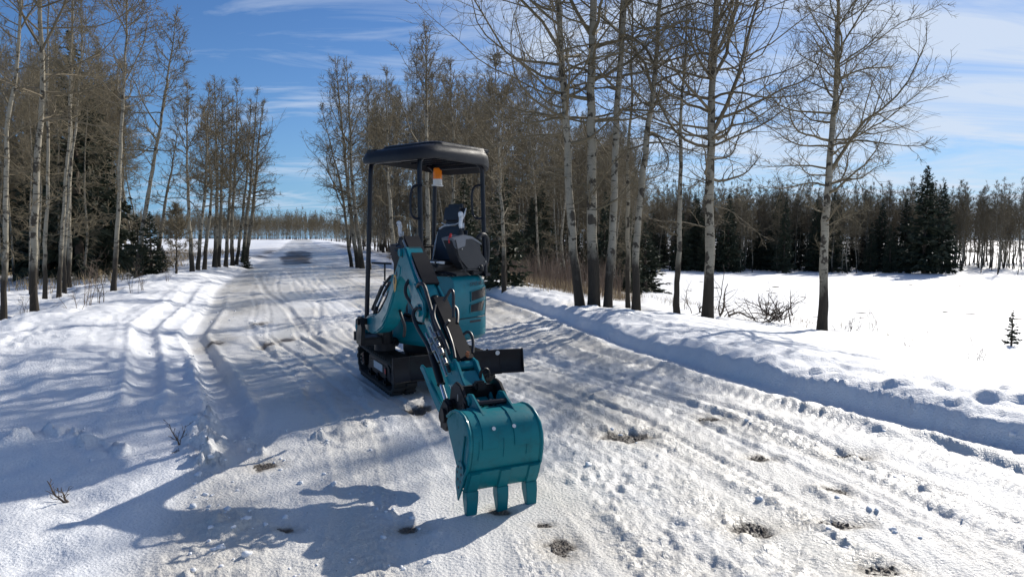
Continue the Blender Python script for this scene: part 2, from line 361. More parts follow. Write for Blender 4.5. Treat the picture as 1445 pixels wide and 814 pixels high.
def snow_material():
    m, t, b = mat_new('snow'); N = NT(t); co = N.coord('Object')
    dirt, grav, lit, ice = (N.attr(a) for a in ('dirt', 'grav', 'litter', 'ice'))
    f1 = N.noise(7, 6, .6, co); f2 = N.noise(60, 4, .6, co); f3 = N.noise(240, 2, .6, co)
    c = N.mix(N.rng(f1, .3, .7), (.80, .82, .85), (.88, .89, .90))
    c = N.mix(N.m('MULTIPLY', ice, .82), c, N.mix(f2, (.56, .53, .465), (.73, .70, .63)))
    dm = N.m('MULTIPLY', dirt, N.rng(f2, .3, .6, .35, 1.0), clamp=True)
    c = N.mix(N.m('MULTIPLY', dm, .62), c, N.mix(f1, (.27, .225, .16), (.44, .39, .31)))
    sp = N.rng(N.noise(95, 2, .5, co), .70, .76)      # specks of grit frozen in
    c = N.mix(N.m('MULTIPLY', N.m('MULTIPLY', sp, dirt), .7), c, (.07, .055, .04))
    vo = N.n('ShaderNodeTexVoronoi'); vo.inputs['Scale'].default_value = 55; N.l(co, vo.inputs['Vector'])
    gc = N.mix(vo.outputs['Distance'], (.035, .028, .022), (.10, .085, .07))
    gc = N.mix(N.rng(f1, .5, .75), gc, (.075, .055, .035))
    c = N.mix(grav, c, gc)
    lc = N.mix(N.rng(N.noise(18, 5, .7, co), .3, .7), (.055, .035, .02), (.22, .15, .085))
    lm = N.m('MULTIPLY', lit, N.rng(N.noise(4, 6, .7, co), .36, .52), clamp=True)
    c = N.mix(lm, c, lc)
    N.l(c, b.inputs['Base Color'])
    rgh = N.m('SUBTRACT', .62, N.m('MULTIPLY', ice, .31)); rgh = N.m('ADD', rgh, N.m('MULTIPLY', grav, .1))
    rgh = N.m('ADD', rgh, N.rng(f3, .3, .7, -.1, .1))
    N.l(rgh, b.inputs['Roughness']); b.inputs['Specular IOR Level'].default_value = .45
    bp = N.bump(f3, .004, .55); bp = N.bump(f2, .012, .6, bp); bp = N.bump(vo.outputs['Distance'], .02, .25, bp)
    N.l(bp, b.inputs['Normal'])
    return m
def bark_material():
    m, t, b = mat_new('aspen_bark'); N = NT(t); co = N.coord('Object')
    oi = N.n('ShaderNodeObjectInfo'); rnd = oi.outputs['Random']
    va = N.n('ShaderNodeVectorMath', operation='ADD'); N.l(co, va.inputs[0])
    cr = N.n('ShaderNodeCombineXYZ'); N.l(N.m('MULTIPLY', rnd, 37.0), cr.inputs[2]); N.l(cr.outputs[0], va.inputs[1])
    sp = N.n('ShaderNodeSeparateXYZ'); N.l(co, sp.inputs[0]); z = sp.outputs['Z']
    def sc_(s):
        mp = N.n('ShaderNodeMapping'); mp.inputs['Scale'].default_value = s; N.l(va.outputs[0], mp.inputs[0]); return mp.outputs[0]
    fine = N.noise(5, 6, .65, sc_((1, 1, .6)))
    c = N.mix(fine, (.20, .18, .135), (.42, .385, .305))
    c = N.mix(N.m('MULTIPLY', rnd, .5), c, (.30, .26, .185))
    eye = N.rng(N.noise(1.0, 3, .6, sc_((5, 5, 5.5)), .4), .555, .60)
    ban = N.rng(N.noise(1.0, 4, .7, sc_((3.2, 3.2, 30)), .3), .58, .63)
    furrow = N.noise(1.0, 6, .75, sc_((22, 22, 5)))
    base = N.rng(N.m('ADD', z, N.rng(N.noise(1.0, 4, .6, sc_((4, 4, 2))), 0, 1, -.7, .7)), 1.25, .75)
    dark = N.m('MAXIMUM', N.m('MAXIMUM', N.m('MULTIPLY', eye, .9), N.m('MULTIPLY', ban, .8)), N.m('MULTIPLY', base, .97))
    dc = N.mix(furrow, (.012, .010, .008), (.075, .062, .048))
    c = N.mix(dark, c, dc)
    top = N.rng(z, 3.5, 9.0, 0, .5); c = N.mix(top, c, (.17, .14, .095))
    N.l(c, b.inputs['Base Color']); b.inputs['Roughness'].default_value = .85; b.inputs['Specular IOR Level'].default_value = .2
    bp = N.bump(N.m('MULTIPLY', furrow, N.m('ADD', base, .15)), .03, .8); bp = N.bump(dark, .008, .6, bp)
    N.l(bp, b.inputs['Normal'])
    return m
def simple(name, col, rough=.6, metal=0.0, var=.0, vs=20, bump=0.0, bs=60, coat=0.0, spec=.5, col2=None):
    m, t, b = mat_new(name); N = NT(t); co = N.coord('Object')
    if var or col2:
        f = N.noise(vs, 5, .6, co)
        c2 = col2 or tuple(min(1, x*(1+var)) for x in col); c1 = tuple(x*(1-var) for x in col) if not col2 else col
        N.l(N.mix(N.rng(f, .3, .7), c1, c2), b.inputs['Base Color'])
        N.l(N.rng(f, .3, .7, rough*.85, min(1, rough*1.15)), b.inputs['Roughness'])
    else:
        b.inputs['Base Color'].default_value = (*col, 1); b.inputs['Roughness'].default_value = rough
    b.inputs['Metallic'].default_value = metal; b.inputs['Coat Weight'].default_value = coat
    b.inputs['Coat Roughness'].default_value = .08; b.inputs['Specular IOR Level'].default_value = spec
    if bump: N.l(N.bump(N.noise(bs, 4, .6, co), bump, .7), b.inputs['Normal'])
    return m
def twig_material():
    m, t, b = mat_new('twig_bark'); N = NT(t); co = N.coord('Object')
    oi = N.n('ShaderNodeObjectInfo')
    c = N.mix(N.noise(1.5, 3, .6, co), (.088, .072, .048), (.225, .185, .12))
    c = N.mix(N.m('MULTIPLY', oi.outputs['Random'], .6), c, (.18, .15, .09))
    N.l(c, b.inputs['Base Color']); b.inputs['Roughness'].default_value = .8; b.inputs['Specular IOR Level'].default_value = .25
    return m
def needle_material():
    m, t, b = mat_new('spruce_needles'); N = NT(t); co = N.coord('Object')
    oi = N.n('ShaderNodeObjectInfo')
    c = N.mix(N.rng(N.noise(3.0, 4, .6, co), .3, .7), (.024, .034, .018), (.068, .078, .040))
    c = N.mix(N.m('MULTIPLY', oi.outputs['Random'], .4), c, (.035, .050, .030))
    N.l(c, b.inputs['Base Color']); b.inputs['Roughness'].default_value = .7
    return m
M = dict(snow=snow_material(), bark=bark_material(), twig=twig_material(), needle=needle_material(),
    sprucebark=simple('spruce_bark', (.10, .075, .055), .9, var=.4, vs=8, bump=.01, bs=20),
    drygrass=simple('dry_grass', (.30, .22, .12), .8, col2=(.44, .34, .20), vs=3),
    darktwig=simple('dead_twig', (.085, .06, .042), .8, var=.35, vs=12),
    reedtwig=simple('shrub_twig', (.17, .12, .085), .8, var=.35, vs=9))
# ---------------------------------------------------------------- trees
def unit(a): return a/np.maximum(np.linalg.norm(a, axis=-1, keepdims=True), 1e-9)
def tube_arrays(P, Rr, k):
    """P (m,n,3), Rr (m,n) -> verts, quads"""
    m, n, _ = P.shape
    T = np.empty_like(P); T[:, 1:-1] = P[:, 2:]-P[:, :-2]; T[:, 0] = P[:, 1]-P[:, 0]; T[:, -1] = P[:, -1]-P[:, -2]; T = unit(T)
    mean = unit(P[:, -1]-P[:, 0]); ref = np.where(np.abs(mean[:, 2:3]) > .8, np.array([[1., .13, 0]]), np.array([[0.1, 0, 1.]]))
    ref = unit(ref-np.sum(ref*mean, -1, keepdims=True)*mean)[:, None, :]
    Nn = unit(ref-np.sum(ref*T, -1, keepdims=True)*T); B = np.cross(T, Nn)
    a = np.arange(k)*2*np.pi/k
    V = P[:, :, None]+Rr[:, :, None, None]*(np.cos(a)[None, None, :, None]*Nn[:, :, None]+np.sin(a)[None, None, :, None]*B[:, :, None])
    idx = np.arange(m*n*k).reshape(m, n, k)
    F = np.stack([idx[:, :-1], np.roll(idx, -1, 2)[:, :-1], np.roll(idx, -1, 2)[:, 1:], idx[:, 1:]], -1).reshape(-1, 4)
    return V.reshape(-1, 3), F
def join(parts):
    Vs, Fs, o = [], {}, 0
    for V, F in parts:
        Vs.append(V); Fs.setdefault(F.shape[1], []).append(F+o); o += len(V)
    return np.vstack(Vs), [np.vstack(f) for f in Fs.values()]
def grow(g, S, D, L, n, wig, up):
    m = len(S); P = np.empty((m, n+1, 3)); P[:, 0] = S; d = unit(D)
    step = (L/n)[:, None]
    for i in range(n):
        P[:, i+1] = P[:, i]+d*step
        d = unit(d+g.normal(0, wig, (m, 3))+np.array([0, 0, 1.])*(up if np.isscalar(up) else up[:, None]))
    return P
def kids(g, P, L, cnt, t0, t1, ang0, ang1):
    """children of the paths P: start, direction, parent index, t"""
    m, n, _ = P.shape; pi = np.repeat(np.arange(m), cnt); c = len(pi)
    t = t0+(t1-t0)*g.random(c); f = t*(n-1); i = np.minimum(f.astype(int), n-2); w = (f-i)[:, None]
    S = P[pi, i]*(1-w)+P[pi, i+1]*w; T = unit(P[pi, i+1]-P[pi, i])
    rv = unit(g.normal(0, 1, (c, 3))); side = unit(np.cross(T, rv))
    a = np.radians(ang0+(ang1-ang0)*g.random(c))[:, None]
    return S, T*np.cos(a)+side*np.sin(a), pi, t
def aspen(seed, H, r0, path=None, crown0=.35, spread=.2, nprim=40, nsec=9, nter=5, twig=.004, leaders=3, low=6, lod=0, joined=False):
    """returns trunk mesh, crown mesh; path: list of (z, dx, dy)"""
    g = np.random.default_rng(seed); n = 36
    zz = np.linspace(0, H, n)
    if path is None:
        lean = g.normal(0, .035, 2); wb = g.normal(0, .012*H, (4, 2))
        k = np.linspace(0, H, 6)
        ox = np.interp(zz, k, np.concatenate([[0], wb[:, 0]*1.0, [0]]))+lean[0]*zz
        oy = np.interp(zz, k, np.concatenate([[0], wb[:, 1]*1.0, [0]]))+lean[1]*zz
        kk = np.array([.25, .5, .25]); 
        for _ in range(3):
            ox[1:-1] = np.convolve(ox, kk, 'same')[1:-1]; oy[1:-1] = np.convolve(oy, kk, 'same')[1:-1]
    else:
        pa = np.array(path); ox = np.interp(zz, pa[:, 0], pa[:, 1]); oy = np.interp(zz, pa[:, 0], pa[:, 2])
        kk = np.array([.25, .5, .25])
        for _ in range(4):
            ox[1:-1] = np.convolve(ox, kk, 'same')[1:-1]; oy[1:-1] = np.convolve(oy, kk, 'same')[1:-1]
        ox += np.cumsum(g.normal(0, .012, n)); oy += np.cumsum(g.normal(0, .012, n)); 
    TP = np.stack([ox, oy, zz], 1); TP[0, 2] = -.15
    rr = .84*r0*(1-zz/H*.94)**.95*(1+.35*np.exp(-zz/.16)); rr = np.maximum(rr, .008)
    rr = rr*(1+.05*np.sin(np.arange(n)*1.7+seed))
    tv, tf = tube_arrays(TP[None], rr[None], 10)
    trunk = np_mesh('trunk', tv, tf, M['bark'])
    parts = []
    # primaries
    u = np.sort(g.random(nprim))**.85; h = H*(crown0+(.985-crown0)*u)
    az = np.arange(nprim)*2.4+g.normal(0, .5, nprim)
    uu = (h/H-crown0)/(1-crown0)
    prof = (1-uu)**.75*np.minimum(1, .55+uu*2.2)
    L = spread*H*prof*(.75+.5*g.random(nprim))+.15
    ang = np.radians(np.interp(uu, [0, .35, .7, 1], [86, 68, 46, 24])+g.normal(0, 9, nprim))
    if leaders:
        li = g.choice(np.arange(int(nprim*.1), int(nprim*.6)), leaders, replace=False)
        ang[li] = np.radians(g.uniform(24, 34, leaders)); L[li] = (H-h[li])*g.uniform(.65, .85, leaders)
    rad = np.interp(h, zz, rr)*np.clip(.30+.25*g.random(nprim), 0, .6)
    if leaders: rad[li] = np.interp(h[li], zz, rr)*.6
    rad = np.maximum(rad, twig*1.6)
    if low:      # a few bare low limbs, drooping
        h = np.append(h, H*g.uniform(.14, crown0, low)); az = np.append(az, g.uniform(0, 6.28, low)); ang = np.append(ang, np.radians(g.uniform(65, 100, low)))
        L = np.append(L, H*g.uniform(.05, .14, low)); rad = np.append(rad, r0*g.uniform(.08, .16, low)); uu = np.append(uu, np.zeros(low))
    m = len(h)
    S = np.stack([np.interp(h, zz, TP[:, 0]), np.interp(h, zz, TP[:, 1]), h], 1)
    D = np.stack([np.sin(ang)*np.cos(az), np.sin(ang)*np.sin(az), np.cos(ang)], 1)
    S = S+D*np.interp(h, zz, rr)[:, None]*.3
    n1 = (9, 6, 4)[lod]; P1 = grow(g, S, D, L, n1, .17*(9/n1)**.5, .075*9/n1)
    s = np.linspace(0, 1, n1+1)[None]; R1 = rad[:, None]*(1-.85*s**.8)+.001; R1 = np.maximum(R1, twig)
    parts.append(tube_arrays(P1, R1, (5, 4, 3)[lod]))
    big = L > .5
    c2 = np.maximum(1, (nsec*np.clip(L/(spread*H*.7), .25, 1.6)).astype(int))
    S, D, pi, t = kids(g, P1, L, c2, .12, 1.0, 30, 72)
    L2 = L[pi]*(1-t*.65)*g.uniform(.25, .6, len(pi)); r2 = np.maximum(rad[pi]*(1-.8*t)*.5, twig*1.1)
    n2 = (4, 3, 2)[lod]; P2 = grow(g, S, D, L2, n2, .24, .10); s = np.linspace(0, 1, n2+1)[None]
    parts.append(tube_arrays(P2, np.maximum(r2[:, None]*(1-.7*s), twig*.9), 3))
    if nter:
        nter = nter+(2 if lod == 1 else 0)
        S, D, pj, t = kids(g, P2, L2, np.full(len(L2), nter), .15, 1.0, 25, 60)
        L3 = np.clip(L2[pj]*(1-t*.4)*g.uniform(.25, .7, len(pj)), .06, .7)
        n3 = (2, 1, 1)[lod]; P3 = grow(g, S, D, L3, n3, .22, .1); s = np.linspace(0, 1, n3+1)[None]
        parts.append(tube_arrays(P3, twig*(.95-.45*s)+0*L3[:, None], 3))
        # twigs straight on the primaries
        S, D, pj, t = kids(g, P1, L, np.full(m, nter*2), .3, 1.0, 30, 65)
        L3 = g.uniform(.08, .35, len(pj)); P3 = grow(g, S, D, L3, n3, .22, .1)
        parts.append(tube_arrays(P3, twig*(.95-.45*s)+0*L3[:, None], 3))
    V, F = join(parts)
    if joined:
        bpy.data.meshes.remove(trunk); nt = len(tf); V, F = join([(tv, tf), (V, F[0])])
        return np_mesh('tree', V, F, None, mats=[M['bark'], M['twig']], mi=np.r_[np.zeros(nt), np.ones(len(F[0])-nt)])
    return trunk, np_mesh('crown', V, F, M['twig'])
def spruce(seed, H, rmax, lo=.04, layers=34, per=8, dens=1.0, card=1.0):
    g = np.random.default_rng(seed)
    zz = np.linspace(0, H, 14); rr = (.028*H**.85)*(1-zz/H*.95)+.004
    TP = np.stack([0*zz, 0*zz, zz], 1); TP[0, 2] = -.1
    tv, tf = tube_arrays(TP[None], rr[None], 8); trunk = np_mesh('trunk', tv, tf, M['sprucebark'])
    hs = np.repeat(H*(lo+(1-lo)*(np.linspace(0, 1, layers)**.9)), per)+g.normal(0, H*.008, layers*per)
    hs = np.clip(hs, .02*H, H*.992)
    m = len(hs); az = g.uniform(0, 6.28, m); f = 1-hs/H
    L = rmax*(f**.72)*g.uniform(.62, 1.12, m)+.03*H*.3
    ang = np.radians(np.interp(f, [0, .3, 1], [38, 78, 100])+g.normal(0, 6, m))
    D = np.stack([np.sin(ang)*np.cos(az), np.sin(ang)*np.sin(az), np.cos(ang)], 1)
    S = np.stack([0*hs, 0*hs, hs], 1)
    P1 = grow(g, S, D, L, 5, .05, .05); s = np.linspace(0, 1, 6)[None]
    parts = [tube_arrays(P1, (.006+.004*H*.3)*(1-.8*s)+0*L[:, None], 3)]
    cnt = np.maximum(3, (dens*15*L/rmax+3).astype(int))
    S, D, pi, t = kids(g, P1, L, cnt, .12, 1.0, 35, 70)
    D = unit(D*np.array([1, 1, .35])+np.array([0, 0, -.16])); Ls = L[pi]*.30*(1.15-t*.75)*g.uniform(.6, 1.3, len(pi))+.02*H**.5
    # each shoot: a narrow twisted card with tapering tip, two crossing blades
    for tw in (0, 1):
        side = unit(np.cross(D, np.array([[0, 0, 1.]]))); upv = np.cross(side, D)
        a = g.uniform(-.7, .7, len(pi))+tw*1.5; w = (side*np.cos(a)[:, None]+upv*np.sin(a)[:, None])*(Ls*.15*card+.008)[:, None]
        dr = np.array([[0, 0, -1.]])*(Ls*.12)[:, None]
        p0 = S; p1 = S+D*(Ls*.45)[:, None]; p2 = S+D*Ls[:, None]+dr
        V = np.stack([p0-w*.4, p0+w*.4, p1+w, p1-w, p2+w*.15, p2-w*.15], 1).reshape(-1, 3)
        i = np.arange(len(pi))*6
        parts.append((V, np.stack([i, i+1, i+2, i+3], 1))); parts[-1] = (V, np.vstack([np.stack([i, i+1, i+2, i+3], 1), np.stack([i+3, i+2, i+4, i+5], 1)]))
    V, F = join(parts)
    return trunk, np_mesh('crown', V, F, M['needle'])
def place(name, meshes, x, y, label, cat, group, scale=1.0, rz=0.0, z=None, sxy=None, tilt=None):
    o = empty(name, (x, y, (hz(x, y) if z is None else z)-.03), label, cat, group, rz)
    if tilt: o.rotation_euler = (tilt[0], tilt[1], rz)
    sxy = sxy or scale; o.scale = (sxy, sxy, scale)
    for nm, me in zip(('trunk', 'crown'), meshes):
        c = bpy.data.objects.new(nm, me); link(c, o)
    return o
# ================================================================ the place
ground, _g = build_terrain(M['snow'])
# nearest trees, each with its own trunk line: (px, py) of the base, then the trunk's px at given py
def hero(base, pts, Hm, r_px, label, name='aspen_tree', seed=1, group=None, **k):
    x, y = gp(*base); z0 = hz(x, y); path = [(0, 0, 0)]
    g = np.random.default_rng(seed); dy = g.normal(0, .02)
    for (a, b) in pts:
        wx, wz = at_depth(a, b, y); path.append((wz-z0, wx-x, dy*(wz-z0)))
    if Hm is None: Hm = path[-1][0]+.02
    if path[-1][0] < Hm:
        e = path[-1]; path.append((Hm, e[1]*Hm/e[0]*.9+e[1]*.1, dy*Hm))
    r0 = r_px*(.43 if y < 21 else .5)*y/FPX
    k.setdefault('lod', 1 if y > 21 else 0)
    tr, cr = aspen(seed, Hm, r0, path, **k)
    return place(name, (tr, cr), x, y, label, 'tree', group)
HG = 'bare aspens in the row between road and field'
hero((1160, 463), [(1163, 300), (1170, 200), (1180, 100), (1186, 0)], 8.6, 18, 'solitary bare aspen with a wide rounded crown standing in snow at the field edge', seed=11, crown0=.30, spread=.27, nprim=58, nsec=13, nter=7, leaders=5, low=5, group=HG, twig=.0037)
hero((998, 447), [(1001, 250), (1004, 160), (1006, 60), (1012, -60)], 11.5, 21, 'thick bare aspen with fallen branches heaped at its foot', seed=12, crown0=0.24, spread=.25, nprim=72, nsec=13, nter=5, leaders=6, low=6, group=HG, twig=.0037)
hero((955, 441), [(957, 300), (960, 200), (962, 120), (964, 60)], 7.4, 12, 'slender bare aspen between the thick one and the group of leaning trunks', seed=13, crown0=.38, spread=0.2, nprim=40, nsec=8, nter=5, leaders=1, low=4, group=HG, twig=.0035)
hero((897, 435), [(905, 300), (914, 200), (926, 90), (934, 0)], 10.5, 16, 'bare aspen bending slightly right beside the low green spruce boughs', seed=14, crown0=0.3, spread=0.24, nprim=62, nsec=11, nter=5, leaders=3, low=6, group=HG, twig=.0037)
hero((888, 430), [(886, 300), (884, 200), (888, 120)], 8.0, 9, 'thin bare aspen tucked behind the bending trunk', seed=15, crown0=.4, spread=.15, nprim=26, nsec=7, nter=4, leaders=0, low=3, group=HG, twig=.0035)
hero((858, 433), [(862, 300), (868, 200), (873, 100), (879, 0)], 11.5, 17, 'tall straight bare aspen, right trunk of the close group of three', seed=16, crown0=0.3, spread=0.25, nprim=66, nsec=11, nter=5, leaders=3, low=6, group=HG, twig=.0037)
hero((837, 431), [(837, 300), (840, 200), (840, 100), (842, 0)], 12.0, 23, 'stoutest bare aspen with black bark scars, middle of the close group of three', seed=17, crown0=0.28, spread=0.27, nprim=72, nsec=12, nter=5, leaders=4, low=6, group=HG, twig=.0037)
hero((820, 429), [(806, 320), (797, 200), (787, 100), (780, 0)], 12.0, 18, 'bare aspen leaning left with long limbs over the digger roof, left of the three', seed=18, crown0=0.25, spread=0.31, nprim=76, nsec=13, nter=5, leaders=3, low=8, group=HG, twig=.0037)
LG = 'bare aspens along the left edge of the woods'
hero((3, 447), [(7, 330), (9, 200), (22, 60), (24, 0)], 9.4, 11, 'pale bare aspen at the very edge of the picture beside the snowfield', seed=21, crown0=.34, spread=.2, nprim=46, nsec=9, nter=5, leaders=3, low=6, group=LG, twig=.0035)
hero((50, 438), [(55, 330), (57, 200), (58, 90), (60, 0)], 10.6, 14, 'stout pale bare aspen with dark knots, nearest of the left woods', seed=22, crown0=.30, spread=.24, nprim=54, nsec=11, nter=5, leaders=5, low=8, group=LG, twig=.0037)
hero((62, 420), [(66, 330), (66, 200), (68, 80)], 9.8, 8, 'thin bare aspen right behind the stout knotted one', seed=23, crown0=.4, spread=.16, nprim=30, nsec=8, nter=4, leaders=1, low=4, group=LG, twig=.0037)
hero((81, 418), [(86, 330), (92, 220), (96, 120)], 9.6, 8, 'first of three thin white aspens growing tightly together', seed=24, crown0=.4, spread=.15, nprim=30, nsec=8, nter=4, leaders=1, low=4, group=LG, twig=.005)
hero((90, 413), [(92, 330), (95, 220), (104, 100)], 9.8, 7, 'middle of three thin white aspens growing tightly together', seed=25, crown0=.4, spread=.15, nprim=30, nsec=8, nter=4, leaders=1, low=4, group=LG, twig=.005)
hero((98, 404), [(98, 330), (102, 200), (108, 100)], 11, 8, 'last of three thin white aspens, darker foot than its neighbours', seed=26, crown0=.4, spread=.16, nprim=30, nsec=8, nter=4, leaders=1, low=4, group=LG, twig=.0055)
hero((158, 410), [(163, 300), (168, 180), (172, 100), (174, 60)], 8.9, 10, 'bare aspen with an open fan crown rising above the woods against the sky', seed=27, crown0=.36, spread=.27, nprim=44, nsec=12, nter=5, leaders=4, low=6, group=LG, twig=.0055)
hero((193, 390), [(202, 330), (212, 270), (226, 200), (234, 150)], 10.2, 9, 'dark footed aspen leaning right near the gap in the left woods', seed=28, crown0=.38, spread=.2, nprim=38, nsec=9, nter=4, leaders=2, low=5, group=LG, twig=.007)
hero((223, 357), [(232, 300), (243, 240), (250, 190)], 11.5, 7, 'slim aspen leaning right, alone in the gap before the far field', seed=29, crown0=.3, spread=.17, nprim=32, nsec=8, nter=4, leaders=1, low=4, group=LG, twig=.008)
MG = 'bare aspens in the clump left of the road bend'
mid = [((250, 388), (252, 330), (252, 290), 5.2, 4, 'small forked aspen in front of the clump by the road'),
    ((272, 383), (268, 260), (267, 120), 12.3, 8, 'outermost left aspen of the roadside clump'),
    ((279, 381), (290, 260), (294, 118), 12.8, 7, 'second aspen from the left in the roadside clump, leaning right'),
    ((288, 380), (300, 270), (290, 150), 11.3, 7, 'bowed aspen in the left half of the roadside clump'),
    ((302, 378), (303, 250), (297, 105), 13.6, 8, 'tallest aspen of the roadside clump, dense narrow crown'),
    ((308, 377), (314, 250), (318, 115), 13.3, 7, 'straight aspen right of the tallest in the roadside clump'),
    ((318, 376), (326, 260), (330, 130), 13.0, 7, 'aspen at the middle right of the roadside clump'),
    ((328, 375), (333, 250), (337, 112), 14.2, 7, 'dark stemmed aspen near the right side of the roadside clump'),
    ((333, 374), (345, 260), (352, 140), 12.8, 6, 'third aspen from the right in the roadside clump'),
    ((342, 371), (352, 260), (358, 125), 14.6, 7, 'second aspen from the right in the roadside clump'),
    ((346, 369), (360, 270), (374, 140), 14.4, 8, 'rightmost aspen of the roadside clump, leaning over the road')]
for i, (b, p1, p2, H, rp, lab) in enumerate(mid):
    hero(b, [p1, p2], None, rp, lab, seed=40+i, crown0=.32, spread=.19, nprim=42, nsec=8, nter=4, leaders=2, low=4, group=MG, twig=.006)
CG = 'bare aspens where the right woods begin beside the road'
rc = [((497, 377), (480, 260), (452, 150), 9.5, 6, 'bent aspen leaning left over the road at the woods corner'),
    ((506, 378), (488, 240), (474, 78), 16, 8, 'tall aspen left of the digger roof against the blue sky'),
    ((512, 379), (500, 250), (492, 80), 17, 8, 'tall aspen with a narrow crown at the woods corner, second from the road'),
    ((520, 381), (516, 260), (512, 110), 16, 7, 'aspen right of the two tall ones at the woods corner'),
    ((604, 398), (604, 250), (602, 34), 12.5, 10, 'dark gnarled tree with crooked limbs rising above the digger roof'),
    ((560, 388), (548, 250), (545, 100), 16.0, 8, 'bare aspen directly behind the left roof post of the digger'),
    ((640, 404), (640, 250), (636, 90), 13.2, 8, 'bare aspen rising behind the right half of the digger roof'),
    ((712, 410), (706, 250), (700, 80), 13.5, 9, 'bare aspen just right of the digger roof')]
for i, (b, p1, p2, H, rp, lab) in enumerate(rc):
    hero(b, [p1, p2], None, rp, lab, seed=60+i, crown0=.28, spread=.24, nprim=44, nsec=9, nter=4, leaders=3 if i != 4 else 7, low=5, group=CG, twig=.0065)
# ---- shared variants for the woods
VA = [aspen(100+i, 11.0+i*.5, .056+.007*i, crown0=.42, spread=.16, nprim=42, nsec=10, nter=4, twig=.0062, leaders=3, low=9, lod=1) for i in range(6)]
VF = [aspen(120+i, 11.0+i*.6, .08, crown0=.32, spread=.17, nprim=44, nsec=9, nter=4, twig=.011, leaders=3, low=4, lod=2) for i in range(5)]
VS = [spruce(140+i, 10.0, 2.0+.25*i, lo=.05, layers=36, per=8, dens=.9, card=1.3) for i in range(3)]
VL = spruce(150, 3.2, .95, lo=.03, layers=20, per=7, dens=1.1, card=1.0)
HA = [11.0+i*.5 for i in range(6)]; HF = [11.0+i*.6 for i in range(5)]
g = np.random.default_rng(77)
def scatter(n, ok, box, mind):
    out = []; tries = 0
    while len(out) < n and tries < 60000:
        tries += 1; x = g.uniform(box[0], box[1]); y = g.uniform(box[2], box[3])
        if not ok(x, y): continue
        if any((x-a)**2+(y-b)**2 < mind**2 for a, b in out): continue
        out.append((x, y))
    return out
def uv_(x, y):
    a, b = edges(np.array([float(y)])); return float(x-a[0]), float(b[0]-x)
SKX = np.array([-200, 0, 60, 120, 165, 200, 228, 242, 262, 300, 340, 380, 405, 425, 440, 460, 500, 530, 600, 660, 720, 800, 850, 900, 940, 1000, 1100, 1200, 1280, 1320, 1360, 1445, 1700.])
SKY_ = np.array([20, 20, 30, 45, 50, 95, 150, 300, 300, 300, 300, 300, 300, 290, 200, 110, 75, 85, 62, 70, 60, 90, 130, 200, 250, 262, 265, 262, 245, 245, 258, 246, 246.])
def sky_h(x, y, z):
    # height a tree at x, y needs to reach the skyline of the woods as photographed
    px = CX+FPX*x/y; return CAM_Z+(337-np.interp(px, SKX, SKY_))*y/FPX-z
def put(pts, var, name, label, cat, group, s0, s1, tilt=.03, hts=None):
    for (x, y) in pts:
        s = g.uniform(s0, s1); k_ = g.integers(len(var)); v = var[k_]
        if hts is not None: s = float(np.clip(sky_h(x, y, hz(x, y))/hts[k_]*g.uniform(.74, 1.0), .3, 1.25))
        lab_, grp_ = label(x, y) if callable(label) else (label, group)
        place(name, v, x, y, lab_, cat, grp_, scale=s, rz=g.uniform(0, 6.28), sxy=s*g.uniform(.8, 1.1), tilt=(g.normal(0, tilt), g.normal(0, tilt)))
def where(kind):
    def f(x, y):
        px = CX+FPX*x/y
        if kind == 'R':
            w = ('beside the road left of the digger' if px < 520 else 'between the digger roof posts' if px < 680 else 'between the digger and the leaning aspen' if px < 790 else 'behind the row of big aspens')
            d_ = 'front' if y < 34 else 'middle' if y < 52 else 'deepest'
            return f'slender aspen, {d_} rank of the woods, {w}', f'aspens in the {d_} rank of the woods {w}'
        if kind == 'RS':
            w = 'behind the digger' if px < 690 else 'between the digger and the leaning aspen' if px < 790 else 'behind the row of big aspens'
            return f'dark low spruce inside the woods, {w}', f'spruces inside the woods {w}'
        if kind == 'L':
            w = 'left of the stout knotted aspen' if px < 50 else 'between the stout knotted and the fan crowned aspen' if px < 158 else 'right of the fan crowned aspen'
            d_ = 'front' if y < 30 else 'rear'
            return f'slender aspen, {d_} of left woods, {w}', f'aspens in the {d_} of the left woods {w}'
        if kind == 'LS':
            w = 'left of the white aspen trio' if px < 85 else 'right of the white aspen trio'
            return f'dark spruce deep inside the left woods, {w}', f'spruces of the left woods {w}'
        if kind == 'F':
            w = 'left of the thick aspen' if px < 1000 else 'between the thick and the solitary aspen' if px < 1160 else 'between the solitary aspen and the broad spruce' if px < 1290 else 'right of the broad spruce'
            return f'bare aspen across the field, {w}', f'aspens across the field {w}'
        w = 'left of the solitary aspen' if px < 1160 else 'right of the solitary aspen'
        return f'dark spruce in the belt across the field, {w}', f'spruces across the field {w}'
    return f
def okR(x, y):
    v, u = uv_(x, y); k = x/y
    return v > (2.2 if y > 19 else 3) and k < .19 and k > -.33 and v < 34
pR = scatter(105, okR, (-24, 16, 19, 78), .9)
put(pR, VA, 'aspen_tree', where('R'), 'tree', 'bare aspens in the woods behind the digger', .78, 1.15, hts=HA)
def okL(x, y):
    v, u = uv_(x, y); k = x/y
    return u > 5.5 and -.86 < k < -.545
pL = scatter(72, okL, (-50, -8, 17, 52), .9)
put(pL, VA, 'aspen_tree', where('L'), 'tree', 'bare aspens inside the left woods', .72, 1.02, hts=HA)
